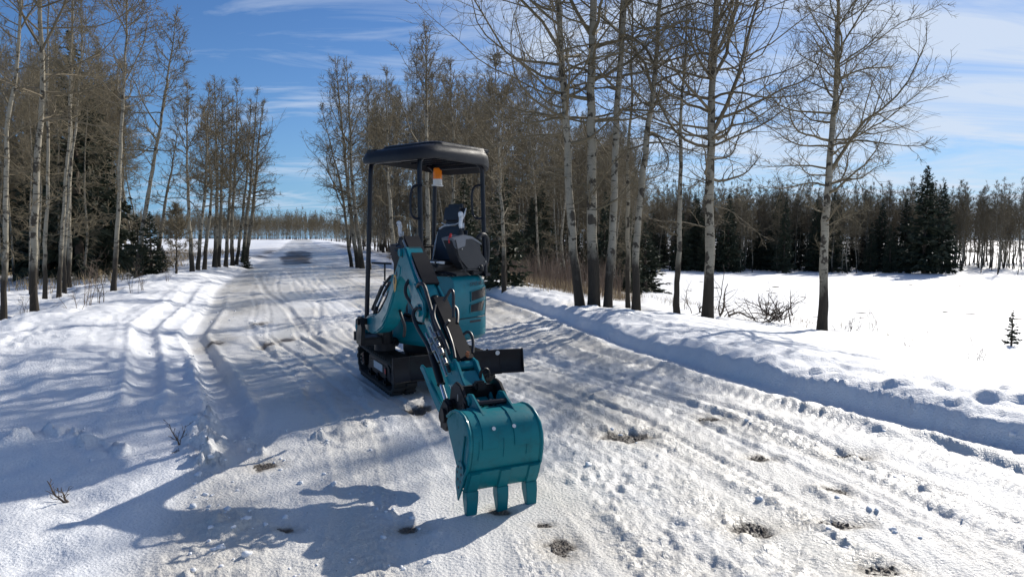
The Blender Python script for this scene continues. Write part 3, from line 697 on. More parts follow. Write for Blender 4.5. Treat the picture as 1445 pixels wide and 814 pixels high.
# spruces
pS = scatter(22, lambda x, y: uv_(x, y)[1] > 12 and -.84 < x/y < -.56, (-52, -12, 24, 56), 1.9)
put(pS, VS, 'spruce_tree', where('LS'), 'tree', 'dark spruces in the left woods', .6, 1.05, .01)
for px_t, y, top, lab in ((113, 27.0, 52, 'tallest dark spruce of the left woods, its spire rising above the aspens'), (66, 29.0, 170, 'half height dark spruce in the left woods behind the stout knotted aspen'), (142, 31.0, 150, 'second tallest dark spruce of the left woods, right of the tall spire')):
    x = (px_t-CX)/FPX*y; place('spruce_tree', VS[1 if top < 100 else 2], x, y, lab, 'tree', None, scale=((337-top)*y/FPX+1.5-hz(x, y))/10, sxy=.95 if top < 100 else .7)
pS2 = scatter(34, lambda x, y: uv_(x, y)[0] > 7 and -.14 < x/y < .2, (-8, 14, 27, 62), 2.0)
put(pS2, VS, 'spruce_tree', where('RS'), 'tree', 'dark spruces in the woods behind the digger', .30, .6, .01)
x, y = gp(928, 418); place('spruce_tree', VL, x+.2, y+4.5, 'low spreading green spruce behind the aspen row at the field corner', 'tree', None, scale=1.15, sxy=1.9)
# far side of the field
def okF(x, y):
    k = x/y; return .12 < k < .80
pF = scatter(70, okF, (8, 78, 80, 100), 1.5)
put([p for p in pF], VF, 'aspen_tree', where('F'), 'tree', 'bare aspens across the field', .78, 1.12, hts=HF)
pG = scatter(26, lambda x, y: .10 < x/y < .60, (8, 60, 80.5, 90), 1.7)
put(pG, VS, 'spruce_tree', where('G'), 'tree', 'dark spruces across the field', .55, .98, .01)
x, y = gp(1303, 386); place('spruce_tree', VS[2], x, y, 'tall broad dark spruce standing out above the belt across the field', 'tree', None, scale=1.27, sxy=1.3)
x, y = gp(1328, 386); place('spruce_tree', VS[1], x, y, 'second tall dark spruce crowding the right side of the broad one', 'tree', None, scale=1.08, sxy=1.0)
pC = scatter(60, lambda x, y: -.56 < x/y < -.20, (-120, -35, 185, 215), 2.2)
put(pC, VF, 'aspen_tree', 'distant bare aspen on the crest beyond the end of the road', 'tree', 'distant bare aspens beyond the road crest', .60, .80)
# the mass behind: one object per wood, trees set on its points
SRC = []
for i in range(3):
    o = bpy.data.objects.new('aspen_tree', aspen(160+i, 11.0, .085, crown0=.3, spread=.16, nprim=36, nsec=8, nter=4, twig=.011, leaders=2, low=3, lod=2, joined=True)); link(o)
    x, y = ((30.5, 90.2), (46.0, 89.0), (60.0, 91.0))[i]; o.location = (x, y, hz(x, y)-.03)
    l_, q_ = where('F')(x, y); tag(o, l_, 'tree', q_); SRC.append(o)
for i in range(2):
    tr, cr = spruce(170+i, 10.0, 2.1, lo=.05, layers=26, per=7, dens=.7, card=1.6); bm = bmesh.new(); bm.from_mesh(cr); n0 = len(bm.faces); bm.from_mesh(tr)
    bm.faces.ensure_lookup_table(); me = bpy.data.meshes.new('tree')
    for f in bm.faces[n0:]: f.material_index = 1
    bm.to_mesh(me); bm.free(); me.materials.append(M['needle']); me.materials.append(M['sprucebark']); bpy.data.meshes.remove(tr); bpy.data.meshes.remove(cr)
    o = bpy.data.objects.new('spruce_tree', me); link(o); x, y = ((24.0, 90.0), (38.0, 91.5))[i]; o.location = (x, y, hz(x, y)-.03)
    l_, q_ = where('G')(x, y); tag(o, l_, 'tree', q_); SRC.append(o)
def mass(name, pts, s0, s1, label, src, lim=False):
    n = len(pts); V = np.array([(x, y, hz(x, y)-.03) for x, y in pts])
    me = bpy.data.meshes.new(name); me.from_pydata(V.tolist(), [], [])
    for nm, arr in (('tree_scale', np.array([min(g.uniform(s0, s1), max(.3, sky_h(x, y, hz(x, y))/11.2*g.uniform(.8, 1))) if lim else g.uniform(s0, s1) for x, y in pts])), ('tree_turn', g.uniform(0, 6.28, n))):
        at = me.attributes.new(nm, 'FLOAT', 'POINT'); at.data.foreach_set('value', arr.astype(np.float32))
    at = me.attributes.new('tree_kind', 'INT', 'POINT'); at.data.foreach_set('value', g.integers(0, len(src), n).astype(np.int32))
    o = bpy.data.objects.new(name, me); link(o); tag(o, label, 'woods', None, 'stuff')
    ng = bpy.data.node_groups.new(name, 'GeometryNodeTree')
    ng.interface.new_socket('Geometry', in_out='INPUT', socket_type='NodeSocketGeometry'); ng.interface.new_socket('Geometry', in_out='OUTPUT', socket_type='NodeSocketGeometry')
    N = ng.nodes; L = ng.links; gi = N.new('NodeGroupInput'); go = N.new('NodeGroupOutput'); io = N.new('GeometryNodeInstanceOnPoints'); g2 = N.new('GeometryNodeGeometryToInstance')
    for s in reversed(src):
        oi = N.new('GeometryNodeObjectInfo'); oi.inputs['Object'].default_value = s; oi.inputs['As Instance'].default_value = True; L.new(oi.outputs['Geometry'], g2.inputs[0])
    # two or more kinds: join as separate instances so that one can be picked
    jn = N.new('GeometryNodeJoinGeometry')
    for l in list(g2.inputs[0].links):
        f = l.from_socket; L.remove(l); L.new(f, jn.inputs[0])
    def na(nm, ty):
        a = N.new('GeometryNodeInputNamedAttribute'); a.data_type = ty; a.inputs['Name'].default_value = nm; return a.outputs['Attribute']
    L.new(gi.outputs[0], io.inputs['Points']); L.new(jn.outputs[0], io.inputs['Instance']); io.inputs['Pick Instance'].default_value = True
    L.new(na('tree_kind', 'INT'), io.inputs['Instance Index']); L.new(na('tree_scale', 'FLOAT'), io.inputs['Scale'])
    cx_ = N.new('ShaderNodeCombineXYZ'); L.new(na('tree_turn', 'FLOAT'), cx_.inputs[2]); L.new(cx_.outputs[0], io.inputs['Rotation'])
    L.new(io.outputs[0], go.inputs[0]); md = o.modifiers.new('trees', 'NODES'); md.node_group = ng
    return o
mass('distant_woods', scatter(600, lambda x, y: .12 < x/y < .85, (8, 130, 90, 125), .8), .8, 1.15, 'dense mass of bare trees deep in the belt across the field', SRC[:3])
mass('distant_conifers', scatter(100, lambda x, y: .12 < x/y < .60, (8, 90, 88, 108), 1.1), .4, .72, 'dense dark mass of spruces deep in the belt across the field', SRC[3:])
mass('crest_woods', scatter(900, lambda x, y: -.62 < x/y < -.15, (-150, -30, 196, 250), .6), .55, .80, 'distant mass of bare trees beyond the crest of the road', SRC[:3])
mass('deep_woods', scatter(300, lambda x, y: uv_(x, y)[0] > 6 and -.31 < x/y < .17, (-34, 20, 36, 110), .9), .75, 1.1, 'deep grey mass of bare trees far inside the woods behind the digger', SRC[:3], True)
mass('left_deep_woods', scatter(80, lambda x, y: uv_(x, y)[1] > 9 and -.95 < x/y < -.57, (-62, -14, 26, 70), .9), .55, .85, 'deep grey mass of bare trees far inside the left woods', SRC[:3], True)
# ================================================================ the excavator
def paint(name, col, rough=.34, coat=.12, flake=.04):
    m, t, b = mat_new(name); N = NT(t); co = N.coord('Object')
    f = N.noise(2.2, 4, .6, co); d = N.rng(N.noise(9, 6, .7, co), .52, .72)
    N.l(N.mix(N.m('MULTIPLY', d, .35), N.mix(N.rng(f, .3, .7), tuple(c*.9 for c in col), tuple(min(1, c*1.08) for c in col)), (.03, .05, .05)), b.inputs['Base Color'])
    N.l(N.m('ADD', N.m('MULTIPLY', d, .25), rough), b.inputs['Roughness'])
    b.inputs['Coat Weight'].default_value = coat; b.inputs['Coat Roughness'].default_value = .12; b.inputs['Specular IOR Level'].default_value = .25
    N.l(N.bump(N.noise(40, 3, .6, co), .0012, .5), b.inputs['Normal'])
    return m
M.update(teal=paint('teal_paint', (.0, .180, .225)), guard=simple('guard_plate', (.007, .007, .010), .6, var=.3, vs=12, spec=.2), tealb=paint('teal_paint_bucket', (.0, .170, .200), .42, .05),
    black=paint('black_paint', (.008, .008, .011), .45, 0.0), frame=paint('roof_post_paint', (.005, .007, .014), .35, .1),
    roof=simple('roof_plastic', (.012, .012, .014), .5, var=.2, vs=6, bump=.001, bs=300, spec=.35),
    plastic=simple('black_plastic', (.018, .018, .020), .55, var=.2, vs=10, bump=.001, bs=200),
    rubber=simple('track_rubber', (.016, .015, .015), .85, col2=(.045, .042, .038), vs=14, bump=.003, bs=60),
    hose=simple('hose_rubber', (.014, .014, .016), .45), chrome=simple('cylinder_rod', (.75, .75, .76), .18, 1.0),
    steel=simple('bare_steel', (.42, .41, .39), .38, 1.0, var=.15, vs=30), grey=simple('grey_plastic', (.17, .18, .20), .5, var=.1),
    pod=simple('console_plastic', (.018, .019, .023), .5, var=.15, bump=.001, bs=250), seat=simple('seat_vinyl', (.016, .017, .022), .45, var=.3, vs=9, bump=.004, bs=18),
    film=simple('film_and_highlight', (.62, .64, .66), .22, var=.35, vs=28, bump=.012, bs=26, spec=.8), red=simple('red_plastic', (.55, .02, .02), .4),
    amber=simple('amber_lens', (1.0, .26, .01), .25, coat=.5), white=simple('white_plastic', (.72, .72, .70), .5),
    yellow=simple('warning_sticker', (.70, .42, .06), .5, col2=(.42, .20, .05), vs=40), label=simple('sticker_and_glint', (.55, .56, .56), .5, var=.25, vs=60),
    ink=simple('printed_ink', (.012, .012, .02), .5), vent=simple('vent_mesh', (.012, .013, .016), .6, var=.5, vs=160, bump=.004, bs=160))
ROOT = Vector((-.954, 7.22, 0.0))
ex = empty('mini_excavator', ROOT, 'teal mini excavator with black canopy roof parked on the icy track', 'excavator')
def frame(ox, oy, fx, fy, oz=0.0):
    l = math.hypot(fx, fy); fx /= l; fy /= l
    return Matrix(((fx, -fy, 0, ox), (fy, fx, 0, oy), (0, 0, 1, oz), (0, 0, 0, 1)))
FU = frame(-.954, 7.22, .436, -.9); FB = frame(-.88, 7.10, -.598, -.802); FP = frame(-1.30, 6.30, .436, -.9)
FW = Matrix.Identity(4)
FK = FP @ Matrix.Translation((.07, -.012, 0)) @ Matrix.Diagonal((1, .90, .92, 1))
TR = Matrix.Translation(-ROOT)
class MB:
    def __init__(s, fr): s.bm = bmesh.new(); s.fr = fr
    def _add(s, b, bev=0, seg=2, ang=30):
        if bev > 0:
            es = [e for e in b.edges if len(e.link_faces) == 2 and e.calc_face_angle(0) > R(ang)]
            if es: bmesh.ops.bevel(b, geom=es, offset=bev, segments=seg, affect='EDGES', clamp_overlap=True)
        me = bpy.data.meshes.new('tmp'); b.to_mesh(me); b.free(); s.bm.from_mesh(me); bpy.data.meshes.remove(me)
        return s
    def box(s, c, d, bev=.006, rot=None, seg=2):
        b = bmesh.new(); bmesh.ops.create_cube(b, size=1)
        mt = Matrix.Translation(c) @ (rot.to_4x4() if rot is not None else Matrix.Identity(4)) @ Matrix.Diagonal((*d, 1))
        b.transform(mt); return s._add(b, bev, seg)
    def prism(s, prof, y0, y1, bev=.006, axis='y', seg=2, y0b=None, y1b=None):
        """profile in (x,z) pushed along y, or (x,y) pushed along z"""
        b = bmesh.new()
        def mk(p, v): return (p[0], v, p[1]) if axis == 'y' else (p[0], p[1], v) if axis == 'z' else (v, p[0], p[1])
        A = [b.verts.new(mk(p, y0)) for p in prof]; B = [b.verts.new(mk(p, y1)) for p in prof]
        b.faces.new(A); b.faces.new(B[::-1]); n = len(prof)
        for i in range(n): b.faces.new((A[i], B[i], B[(i+1) % n], A[(i+1) % n]))
        bmesh.ops.recalc_face_normals(b, faces=b.faces); return s._add(b, bev, seg)
    def tube(s, pts, r, k=8, closed=False, cap=True, smooth=0):
        P = [Vector(p) for p in pts]
        for _ in range(smooth):
            Q = [P[0]]
            for i in range(len(P)-1): Q += [P[i].lerp(P[i+1], .25), P[i].lerp(P[i+1], .75)]
            Q.append(P[-1]); P = Q
        b = bmesh.new(); n = len(P); rs = r if isinstance(r, (list, tuple)) else None; rings = []; ref = None
        for i in range(n):
            T = (P[(i+1) % n]-P[i-1]) if closed else (P[min(i+1, n-1)]-P[max(i-1, 0)])
            if T.length < 1e-9: T = Vector((0, 0, 1))
            T.normalize()
            if ref is None: ref = Vector((0, 0, 1)) if abs(T.z) < .9 else Vector((1, 0, 0))
            ref = (ref-T*ref.dot(T)).normalized(); B = T.cross(ref)
            rr = (rs[min(len(rs)-1, int(round(i*(len(rs)-1)/max(1, n-1))))] if rs else r)
            rings.append([b.verts.new(P[i]+ref*(rr*math.cos(2*math.pi*j/k))+B*(rr*math.sin(2*math.pi*j/k))) for j in range(k)])
        for i in range(n if closed else n-1):
            a, c = rings[i], rings[(i+1) % n]
            for j in range(k): b.faces.new((a[j], a[(j+1) % k], c[(j+1) % k], c[j]))
        if cap and not closed: b.faces.new(rings[0][::-1]); b.faces.new(rings[-1])
        bmesh.ops.recalc_face_normals(b, faces=b.faces); return s._add(b)
    def cyl(s, p0, p1, r, r2=None, k=20, bev=0.003):
        P0, P1 = Vector(p0), Vector(p1); b = bmesh.new()
        bmesh.ops.create_cone(b, cap_ends=True, segments=k, radius1=r, radius2=r if r2 is None else r2, depth=(P1-P0).length)
        q = (P1-P0).to_track_quat('Z', 'Y').to_matrix().to_4x4()
        b.transform(Matrix.Translation((P0+P1)/2) @ q); return s._add(b, bev, 1, 60)
    def ball(s, c, r, sc_=(1, 1, 1), rot=None):
        b = bmesh.new(); bmesh.ops.create_uvsphere(b, u_segments=14, v_segments=9, radius=r)
        b.transform(Matrix.Translation(c) @ (rot.to_4x4() if rot is not None else Matrix.Identity(4)) @ Matrix.Diagonal((*sc_, 1))); return s._add(b)
    def loft(s, rings, cap0=True, cap1=True, bev=0):
        b = bmesh.new(); Rg = [[b.verts.new(p) for p in r] for r in rings]; n = len(rings[0])
        for a, c in zip(Rg, Rg[1:]):
            for j in range(n): b.faces.new((a[j], a[(j+1) % n], c[(j+1) % n], c[j]))
        if cap0: b.faces.new(Rg[0][::-1])
        if cap1: b.faces.new(Rg[-1])
        bmesh.ops.recalc_face_normals(b, faces=b.faces); return s._add(b, bev)
    def sheet(s, rows, th=0.0):
        """grid of points, thickened along its normal"""
        b = bmesh.new(); G = [[b.verts.new(p) for p in r] for r in rows]
        for a, c in zip(G, G[1:]):
            for j in range(len(a)-1): b.faces.new((a[j], a[j+1], c[j+1], c[j]))
        if th:
            bmesh.ops.recalc_face_normals(b, faces=b.faces); bmesh.ops.solidify(b, geom=b.faces[:], thickness=th)
        return s._add(b)
    def build(s, name, mat, parent=None, label=None):
        if s.fr is FP:
            for v in s.bm.verts: v.co.z += float(np.interp(v.co.x, [1.05, 1.6, 2.3, 2.6], [0, -.065, -.105, -.065]))
        if s.fr is FK:
            for v in s.bm.verts:
                z0 = v.co.z; v.co.y *= 1.065-.115*z0/.6; v.co.z = z0+.026*min(1, max(0, z0/.11))*(1-min(1, max(0, (z0-.3)/.3)))
        s.bm.transform(TR @ s.fr); me = bpy.data.meshes.new(name); s.bm.to_mesh(me); s.bm.free()
        me.materials.append(mat); me.polygons.foreach_set('use_smooth', np.ones(len(me.polygons), bool))
        try: me.set_sharp_from_angle(angle=R(38))
        except Exception: pass
        o = bpy.data.objects.new(name, me); link(o, parent or ex)
        if label: o['label'] = label
        return o
def pt(px, py, d):
    x, z = at_depth(px, py, d); return (x, d, z)
rotY = lambda a: Matrix.Rotation(a, 3, 'Y')
# ---- undercarriage
def stadium(xf, xr, rf, rr_, off, n=22, sag=0.0):
    """belt path in (x,z): rear wheel at xr, front wheel at xf"""
    pts = []
    zf, zr = rf+.03, rr_+.03
    for i in range(n+1):
        a = -math.pi/2+math.pi*i/n; pts.append((xf+(rf+off)*math.cos(a), zf+(rf+off)*math.sin(a)))
    for i in range(1, 16): 
        f = i/16; pts.append((xf+(xr-xf)*f, (zf+rf+off)*(1-f)+(zr+rr_+off)*f-.012*math.sin(math.pi*f)))
    for i in range(n+1):
        a = math.pi/2+math.pi*i/n; pts.append((xr+(rr_+off)*math.cos(a), zr+(rr_+off)*math.sin(a)))
    for i in range(1, 16):
        f = i/16; pts.append((xr+(xf-xr)*f, (zr-rr_-off)*(1-f)+(zf-rf-off)*f))
    return pts
for sy in (-1, 1):
    yc = sy*.41; w = .115
    outer = stadium(.56, -.57, .135, .145, .018); inner = stadium(.56, -.57, .135, .145, -.012)
    b = MB(FU); bb = bmesh.new(); n = len(outer)
    rg = [[bb.verts.new((p[0], yc+s_*w, p[1])) for p in q] for q, s_ in ((outer, -1), (outer, 1), (inner, 1), (inner, -1))]
    for k in range(4):
        a, c = rg[k], rg[(k+1) % 4]
        for i in range(n): bb.faces.new((a[i], a[(i+1) % n], c[(i+1) % n], c[i]))
    bmesh.ops.recalc_face_normals(bb, faces=bb.faces); b._add(bb)
    # moulded lugs, staggered left and right
    seg = []; tot = 0
    for i in range(n):
        p, q = outer[i], outer[(i+1) % n]; l = math.hypot(q[0]-p[0], q[1]-p[1]); seg.append((tot, l, p, q)); tot += l
    NL = 42
    for k in range(NL*2):
        dst = (k/2/NL*tot) % tot; side = 1 if k % 2 else -1
        for (t0, l, p, q) in seg:
            if t0 <= dst < t0+l or (t0, l, p, q) == seg[-1]:
                f = (dst-t0)/max(l, 1e-6); x = p[0]+(q[0]-p[0])*f; z = p[1]+(q[1]-p[1])*f; an = math.atan2(q[1]-p[1], q[0]-p[0]); break
        nx, nz = math.sin(an), -math.cos(an)
        b.box((x+nx*.010, yc+side*.062, z+nz*.010), (.036, .104, .026), .004, rot=rotY(-an), seg=1)
    b.build('rubber_track', M['rubber'])
    f = MB(FU); f.prism([(-.44, .10), (-.40, .25), (-.30, .275), (.32, .275), (.42, .23), (.44, .10), (.40, .085), (-.40, .085)], yc-.07, yc+.07, .01)
    f.box((0, yc+sy*.073, .175), (.62, .012, .10), .004)
    fo = f.build('track_frame', M['black'])
    for x, r_ in ((-.30, .045), (0.0, .045), (.30, .045)):
        MB(FU).cyl((x, yc-.085, .075), (x, yc+.085, .075), r_, k=20).cyl((x, yc-.1, .075), (x, yc+.1, .075), .018, k=12).build('roller', M['black'], fo)
    MB(FU).cyl((.56, yc-.06, .165), (.56, yc+.06, .165), .122, k=28, bev=.012).cyl((.56, yc-.09, .165), (.56, yc+.09, .165), .05, k=18).build('idler_wheel', M['black'])
    sp = MB(FU).cyl((-.57, yc-.03, .175), (-.57, yc+.03, .175), .118, k=28).cyl((-.57, yc-.09, .175), (-.57, yc+.10, .175), .075, k=24, bev=.01)
    for k in range(13):
        a = k*2*math.pi/13; sp.box((-.57+.126*math.cos(a), yc, .175+.126*math.sin(a)), (.03, .03, .022), .003, rot=rotY(-a))
    so = sp.build('drive_sprocket', M['black'])
    bo = MB(FU)
    for k in range(8):
        a = k*math.pi/4; bo.cyl((-.57+.055*math.cos(a), yc+sy*.099, .175+.055*math.sin(a)), (-.57+.055*math.cos(a), yc+sy*.108, .175+.055*math.sin(a)), .008, k=6, bev=0)
    bo.build('bolt', M['steel'], so)
    MB(FU).box((.02, yc+sy*.081, .19), (.34, .003, .075), .001).build('marking', M['label'], fo)  # pale patch imitates the light reflected off the track frame panel
    if sy < 0: MB(FU).box((.29, yc+sy*.081, .18), (.05, .003, .05), .001).build('marking', M['red'], fo, 'small red sticker near the front of the track frame')
    if sy < 0: MB(FU).box((-.47, yc+sy*.118, .2), (.012, .005, .10), .001).build('reflector', simple('dull_red_reflector', (.20, .035, .02), .4), None)
MB(FU).box((-.05, 0, .23), (.46, .66, .09), .02).box((0, 0, .30), (.32, .32, .08), .02).build('cross_frame', M['black'])
MB(FU).cyl((.02, .03, .33), (.02, .03, .465), .24, k=40, bev=.008).build('slew_ring', M['black'])
# blade: two arms, curved centre plate with a folded wing at each end
prof = [(1.045, .225), (1.02, .245), (.995, .285), (.987, .335), (.990, .385), (1.005, .435)]
def bl(y0, y1, dx0, dx1, th=.014):
    b = MB(FU); b.sheet([[(x+dx0, y0, z) for x, z in prof], [(x+dx1, y1, z) for x, z in prof]], th)
    return b
c = bl(-.455, .445, 0, 0); c.box((1.035, -.005, .222), (.045, .90, .018), .003); c.box((.985, 0, .427), (.03, .88, .02), .003)
for y in (-.32, .32): c.prism([(.99, .27), (.93, .30), (.93, .40), (.985, .45)], y-.01, y+.01, .002)
blade = c.build('dozer_blade', M['black'])
bl(-.625, -.458, .055, 0).prism([(1.10, .215), (1.055, .215), (1.045, .445), (1.065, .445)], -.632, -.62, .002).build('blade_wing', M['black'], blade)
bl(.448, .66, 0, .045).prism([(1.09, .215), (1.045, .215), (1.035, .445), (1.055, .445)], .655, .667, .002).build('blade_wing', M['black'], blade)
MB(FU).cyl((.998, .42, .408), (1.006, .42, .408), .022, k=16, bev=0).build('lifting_hole', M['label'], blade)  # pale disc painted as the lit snow seen through the hole
a = MB(FU)
for y in (-.2, .2): a.prism([(.35, .18), (.35, .25), (.97, .40), (.98, .32)], y-.03, y+.03, .006)
a.cyl((.45, 0, .33), (.93, 0, .40), .035).build('blade_arm', M['black'], blade)
# ---- body
outl = [(.50, -.47), (.50, .47)]
def tail(hw=.49, back=.57):
    L_ = [(.10, hw), (-.25, hw)]
    for i in range(1, 9):
        a_ = math.pi/2*i/8*.80; L_.append((-.25-.30*math.sin(a_), hw-.30*(1-math.cos(a_))))
    e = L_[-1]; L_ += [(-back+.005, e[1]*.6), (-back-.005, e[1]*.25)]
    return L_
TL = tail(); full = [(.12, .49)]+TL[1:]+[(x, -y) for x, y in TL[::-1]][:-1]+[(.12, -.49)]
def ring(pts, z, ins=0.0, cx=-.1, kx=1.0):
    return [((x-cx)*(1-ins/.55)+cx if x < .11 else x, y*(1-ins/.49), z) for x, y in pts]
sk = [(.50, .44), (.47, .485), (.12, .49)]+TL[1:]+[(x, -y) for x, y in TL[::-1]][:-1]+[(.12, -.49), (.47, -.485), (.50, -.44)]
b = MB(FB); b.loft([[(x, y, .47) if True else 0 for x, y in [((p[0])*.93, p[1]*.93) for p in sk]], [(x, y, .50) for x, y in [(p[0]*.985, p[1]*.985) for p in sk]], [(x, y, .53) for x, y in sk], [(x, y, .695) for x, y in sk]])
body = b.build('body_frame', M['teal'])
MB(FB).prism([(.14, -.44), (.14, .44), (.46, .44), (.47, 0), (.46, -.44)], .696, .712, .003, axis='z').build('floor_mat', M['plastic'])
# shallow recess panel and slot on the lower side, sticker on the front skirt
TS = [(.12, .49)]+TL[1:]
def side(a_, z, off=0.0):
    """point on the left side of the tail, a_ metres back from the front corner"""
    acc = 0
    for p, q in zip(TS, TS[1:]):
        l = math.hypot(q[0]-p[0], q[1]-p[1])
        if acc+l >= a_ or q == TS[-1]:
            f = (a_-acc)/l; x = p[0]+(q[0]-p[0])*f; y = p[1]+(q[1]-p[1])*f; n_ = ((q[1]-p[1])/l*-1, (q[0]-p[0])/l); n_ = (-n_[0], -n_[1]) if n_[1] < 0 and n_[0] > 0 else n_
            nx, ny = -(q[1]-p[1])/l*-1, (q[0]-p[0])/l*-1
            nx, ny = (q[1]-p[1])/l, -(q[0]-p[0])/l
            return (x+nx*off, y+ny*off, z)
        acc += l
def patch(quad, off, n=8):
    """quad: (a,z) corners tl,tr,br,bl on the side surface"""
    rows = []
    for i in range(3):
        f = i/2; r = []
        for j in range(n+1):
            g_ = j/n; a0 = quad[0][0]*(1-g_)+quad[1][0]*g_; z0 = quad[0][1]*(1-g_)+quad[1][1]*g_
            a1 = quad[3][0]*(1-g_)+quad[2][0]*g_; z1 = quad[3][1]*(1-g_)+quad[2][1]*g_
            r.append(side(a0*(1-f)+a1*f, z0*(1-f)+z1*f, off))
        rows.append(r)
    return rows
MB(FB).sheet(patch([(.22, .672), (.40, .672), (.39, .650), (.22, .650)], .002), .004).build('handle_slot', M['ink'], body)
fr = MB(FB)
for q in ([(.10, .64), (.44, .64), (.44, .63), (.10, .63)], [(.10, .575), (.42, .575), (.42, .565), (.10, .565)]): fr.sheet(patch(q, .002), .008)
fr.build('pressed_line', M['teal'], body)['kind'] = 'stuff'
MB(FB).box((.503, -.05, .60), (.004, .11, .075), .001).build('data_plate', M['label'], body)
b = MB(FB)
b.loft([ring(full, .703, .004), ring(full, .72, 0), ring(full, .95, .002), ring(full, 1.06, .018), ring(full, 1.105, .045), ring(full, 1.125, .09)])
hood = b.build('engine_hood', M['teal'])
UPV = [(.235, .965), (.50, 1.01), (.52, .905), (.235, .865)]; LOV = [(.225, .835), (.48, .872), (.42, .755), (.22, .752)]
for q in (UPV, LOV):
    v_ = MB(FB).sheet(patch(q, .003), .003).build('vent_grille', M['vent'], hood)
    s_ = MB(FB); Q = q+[q[0]]
    for (p, r_) in zip(Q, Q[1:]): s_.tube([side(p[0]+(r_[0]-p[0])*k/8, p[1]+(r_[1]-p[1])*k/8, .004) for k in range(9)], .005, k=6)
    s_.build('vent_frame', M['teal'], hood)
    s_ = MB(FB)
    for k in range(1, 9):
        f = k/9; a0 = (q[0][0]*(1-f)+q[3][0]*f, q[0][1]*(1-f)+q[3][1]*f); a1 = (q[1][0]*(1-f)+q[2][0]*f, q[1][1]*(1-f)+q[2][1]*f)
        s_.tube([side(a0[0]+(a1[0]-a0[0])*j/8, a0[1]+(a1[1]-a0[1])*j/8, .005) for j in range(9)], .0022, k=4)
    s_.build('vent_bar', M['plastic'], hood)
s_ = MB(FB)
s_.tube([side(.0+.56*j/20, .70, -.002) for j in range(21)], .0045, k=5)
s_.tube([side(a_, z_, .001) for a_, z_ in ((.50, .705), (.52, .76), (.56, .82), (.575, .90))], .003, k=5)
s_.build('panel_gap', M['ink'], hood)
# model lettering on the hood side
cu = bpy.data.curves.new('lettering', 'FONT'); cu.body = 'SWE18UB'; cu.size = .058; cu.shear = .3; cu.extrude = .0006; cu.space_character = 1.0
tmp = bpy.data.objects.new('tmp_text', cu); COL.objects.link(tmp); bpy.context.view_layer.update()
me = bpy.data.meshes.new_from_object(tmp.evaluated_get(bpy.context.evaluated_depsgraph_get())); bpy.data.objects.remove(tmp)
p0 = Vector(side(.215, 1.022, .004)); p1 = Vector(side(.40, 1.028, .0045)); tx = (p1-p0).normalized(); tz = Vector((0, 0, 1)); tn = tx.cross(tz)
tmx = Matrix((( tx.x, tz.x, -tn.x, p0.x), (tx.y, tz.y, -tn.y, p0.y), (tx.z, tz.z, -tn.z, p0.z), (0, 0, 0, 1)))
me.transform(TR @ FB @ tmx); me.materials.clear(); me.materials.append(M['ink']); o = bpy.data.objects.new('lettering', me); link(o, hood)
# dark base under the seat with latch and linkage bits
MB(FB).box((-.14, .08, 1.150), (.56, .66, .05), .012).box((-.30, .36, 1.15), (.22, .2, .035), .01).cyl((-.34, .45, 1.17), (-.34, .45, 1.235), .028).build('seat_base', M['plastic'])
b = MB(FB)
for (x, y, r_) in ((.13, .40, .018), (.11, .32, .022), (.14, .22, .015), (.12, .44, .012)): b.tube([(x, y-.07, 1.15), (x+.03, y, 1.165), (x, y+.07, 1.14)], r_, smooth=1)
b.ball((-.27, .5, 1.20), .035, (1, .6, 1)); b.build('linkage', M['black'])['kind'] = 'stuff'
# ---- seat
sc_ = MB(FB); sc_.box((.0, .10, 1.225), (.46, .46, .10), .04, seg=4).box((.14, .10, 1.235), (.16, .44, .11), .045, seg=4)
seat = sc_.build('seat_cushion', M['seat'])
rb = Matrix.Rotation(R(-13), 3, 'Y')
bk = MB(FB); bk.box((-.25, .10, 1.43), (.11, .42, .42), .05, rot=rb, seg=4).box((-.215, .10, 1.40), (.08, .24, .32), .03, rot=rb, seg=3)
back = bk.build('seat_back', M['seat'])
MB(FB).box((-.315, .10, 1.755), (.10, .29, .23), .045, rot=rb, seg=4).cyl((-.30, .04, 1.60), (-.315, .04, 1.70), .01).cyl((-.30, .16, 1.60), (-.315, .16, 1.70), .01).build('headrest', M['seat'])
# film strands on the seat edges, highlights put in as pale colour
fl = MB(FB)
fl.tube([(-.20, -.12, 1.26), (-.235, -.125, 1.38), (-.275, -.12, 1.54), (-.29, -.07, 1.635), (-.30, .1, 1.645)], [.005, .009, .006, .010, .005], k=7, smooth=1)
fl.tube([(-.27, -.045, 1.67), (-.285, .0, 1.648), (-.29, .18, 1.652), (-.29, .245, 1.72), (-.33, .25, 1.82)], [.008, .005, .007, .012, .006], k=7, smooth=1)
fl.tube([(.22, -.10, 1.265), (.235, .05, 1.275), (.22, .25, 1.27), (.1, .33, 1.26)], [.006, .013, .009, .014], k=7, smooth=1)
fl.build('wrap_highlight', M['film'], seat)['kind'] = 'stuff'
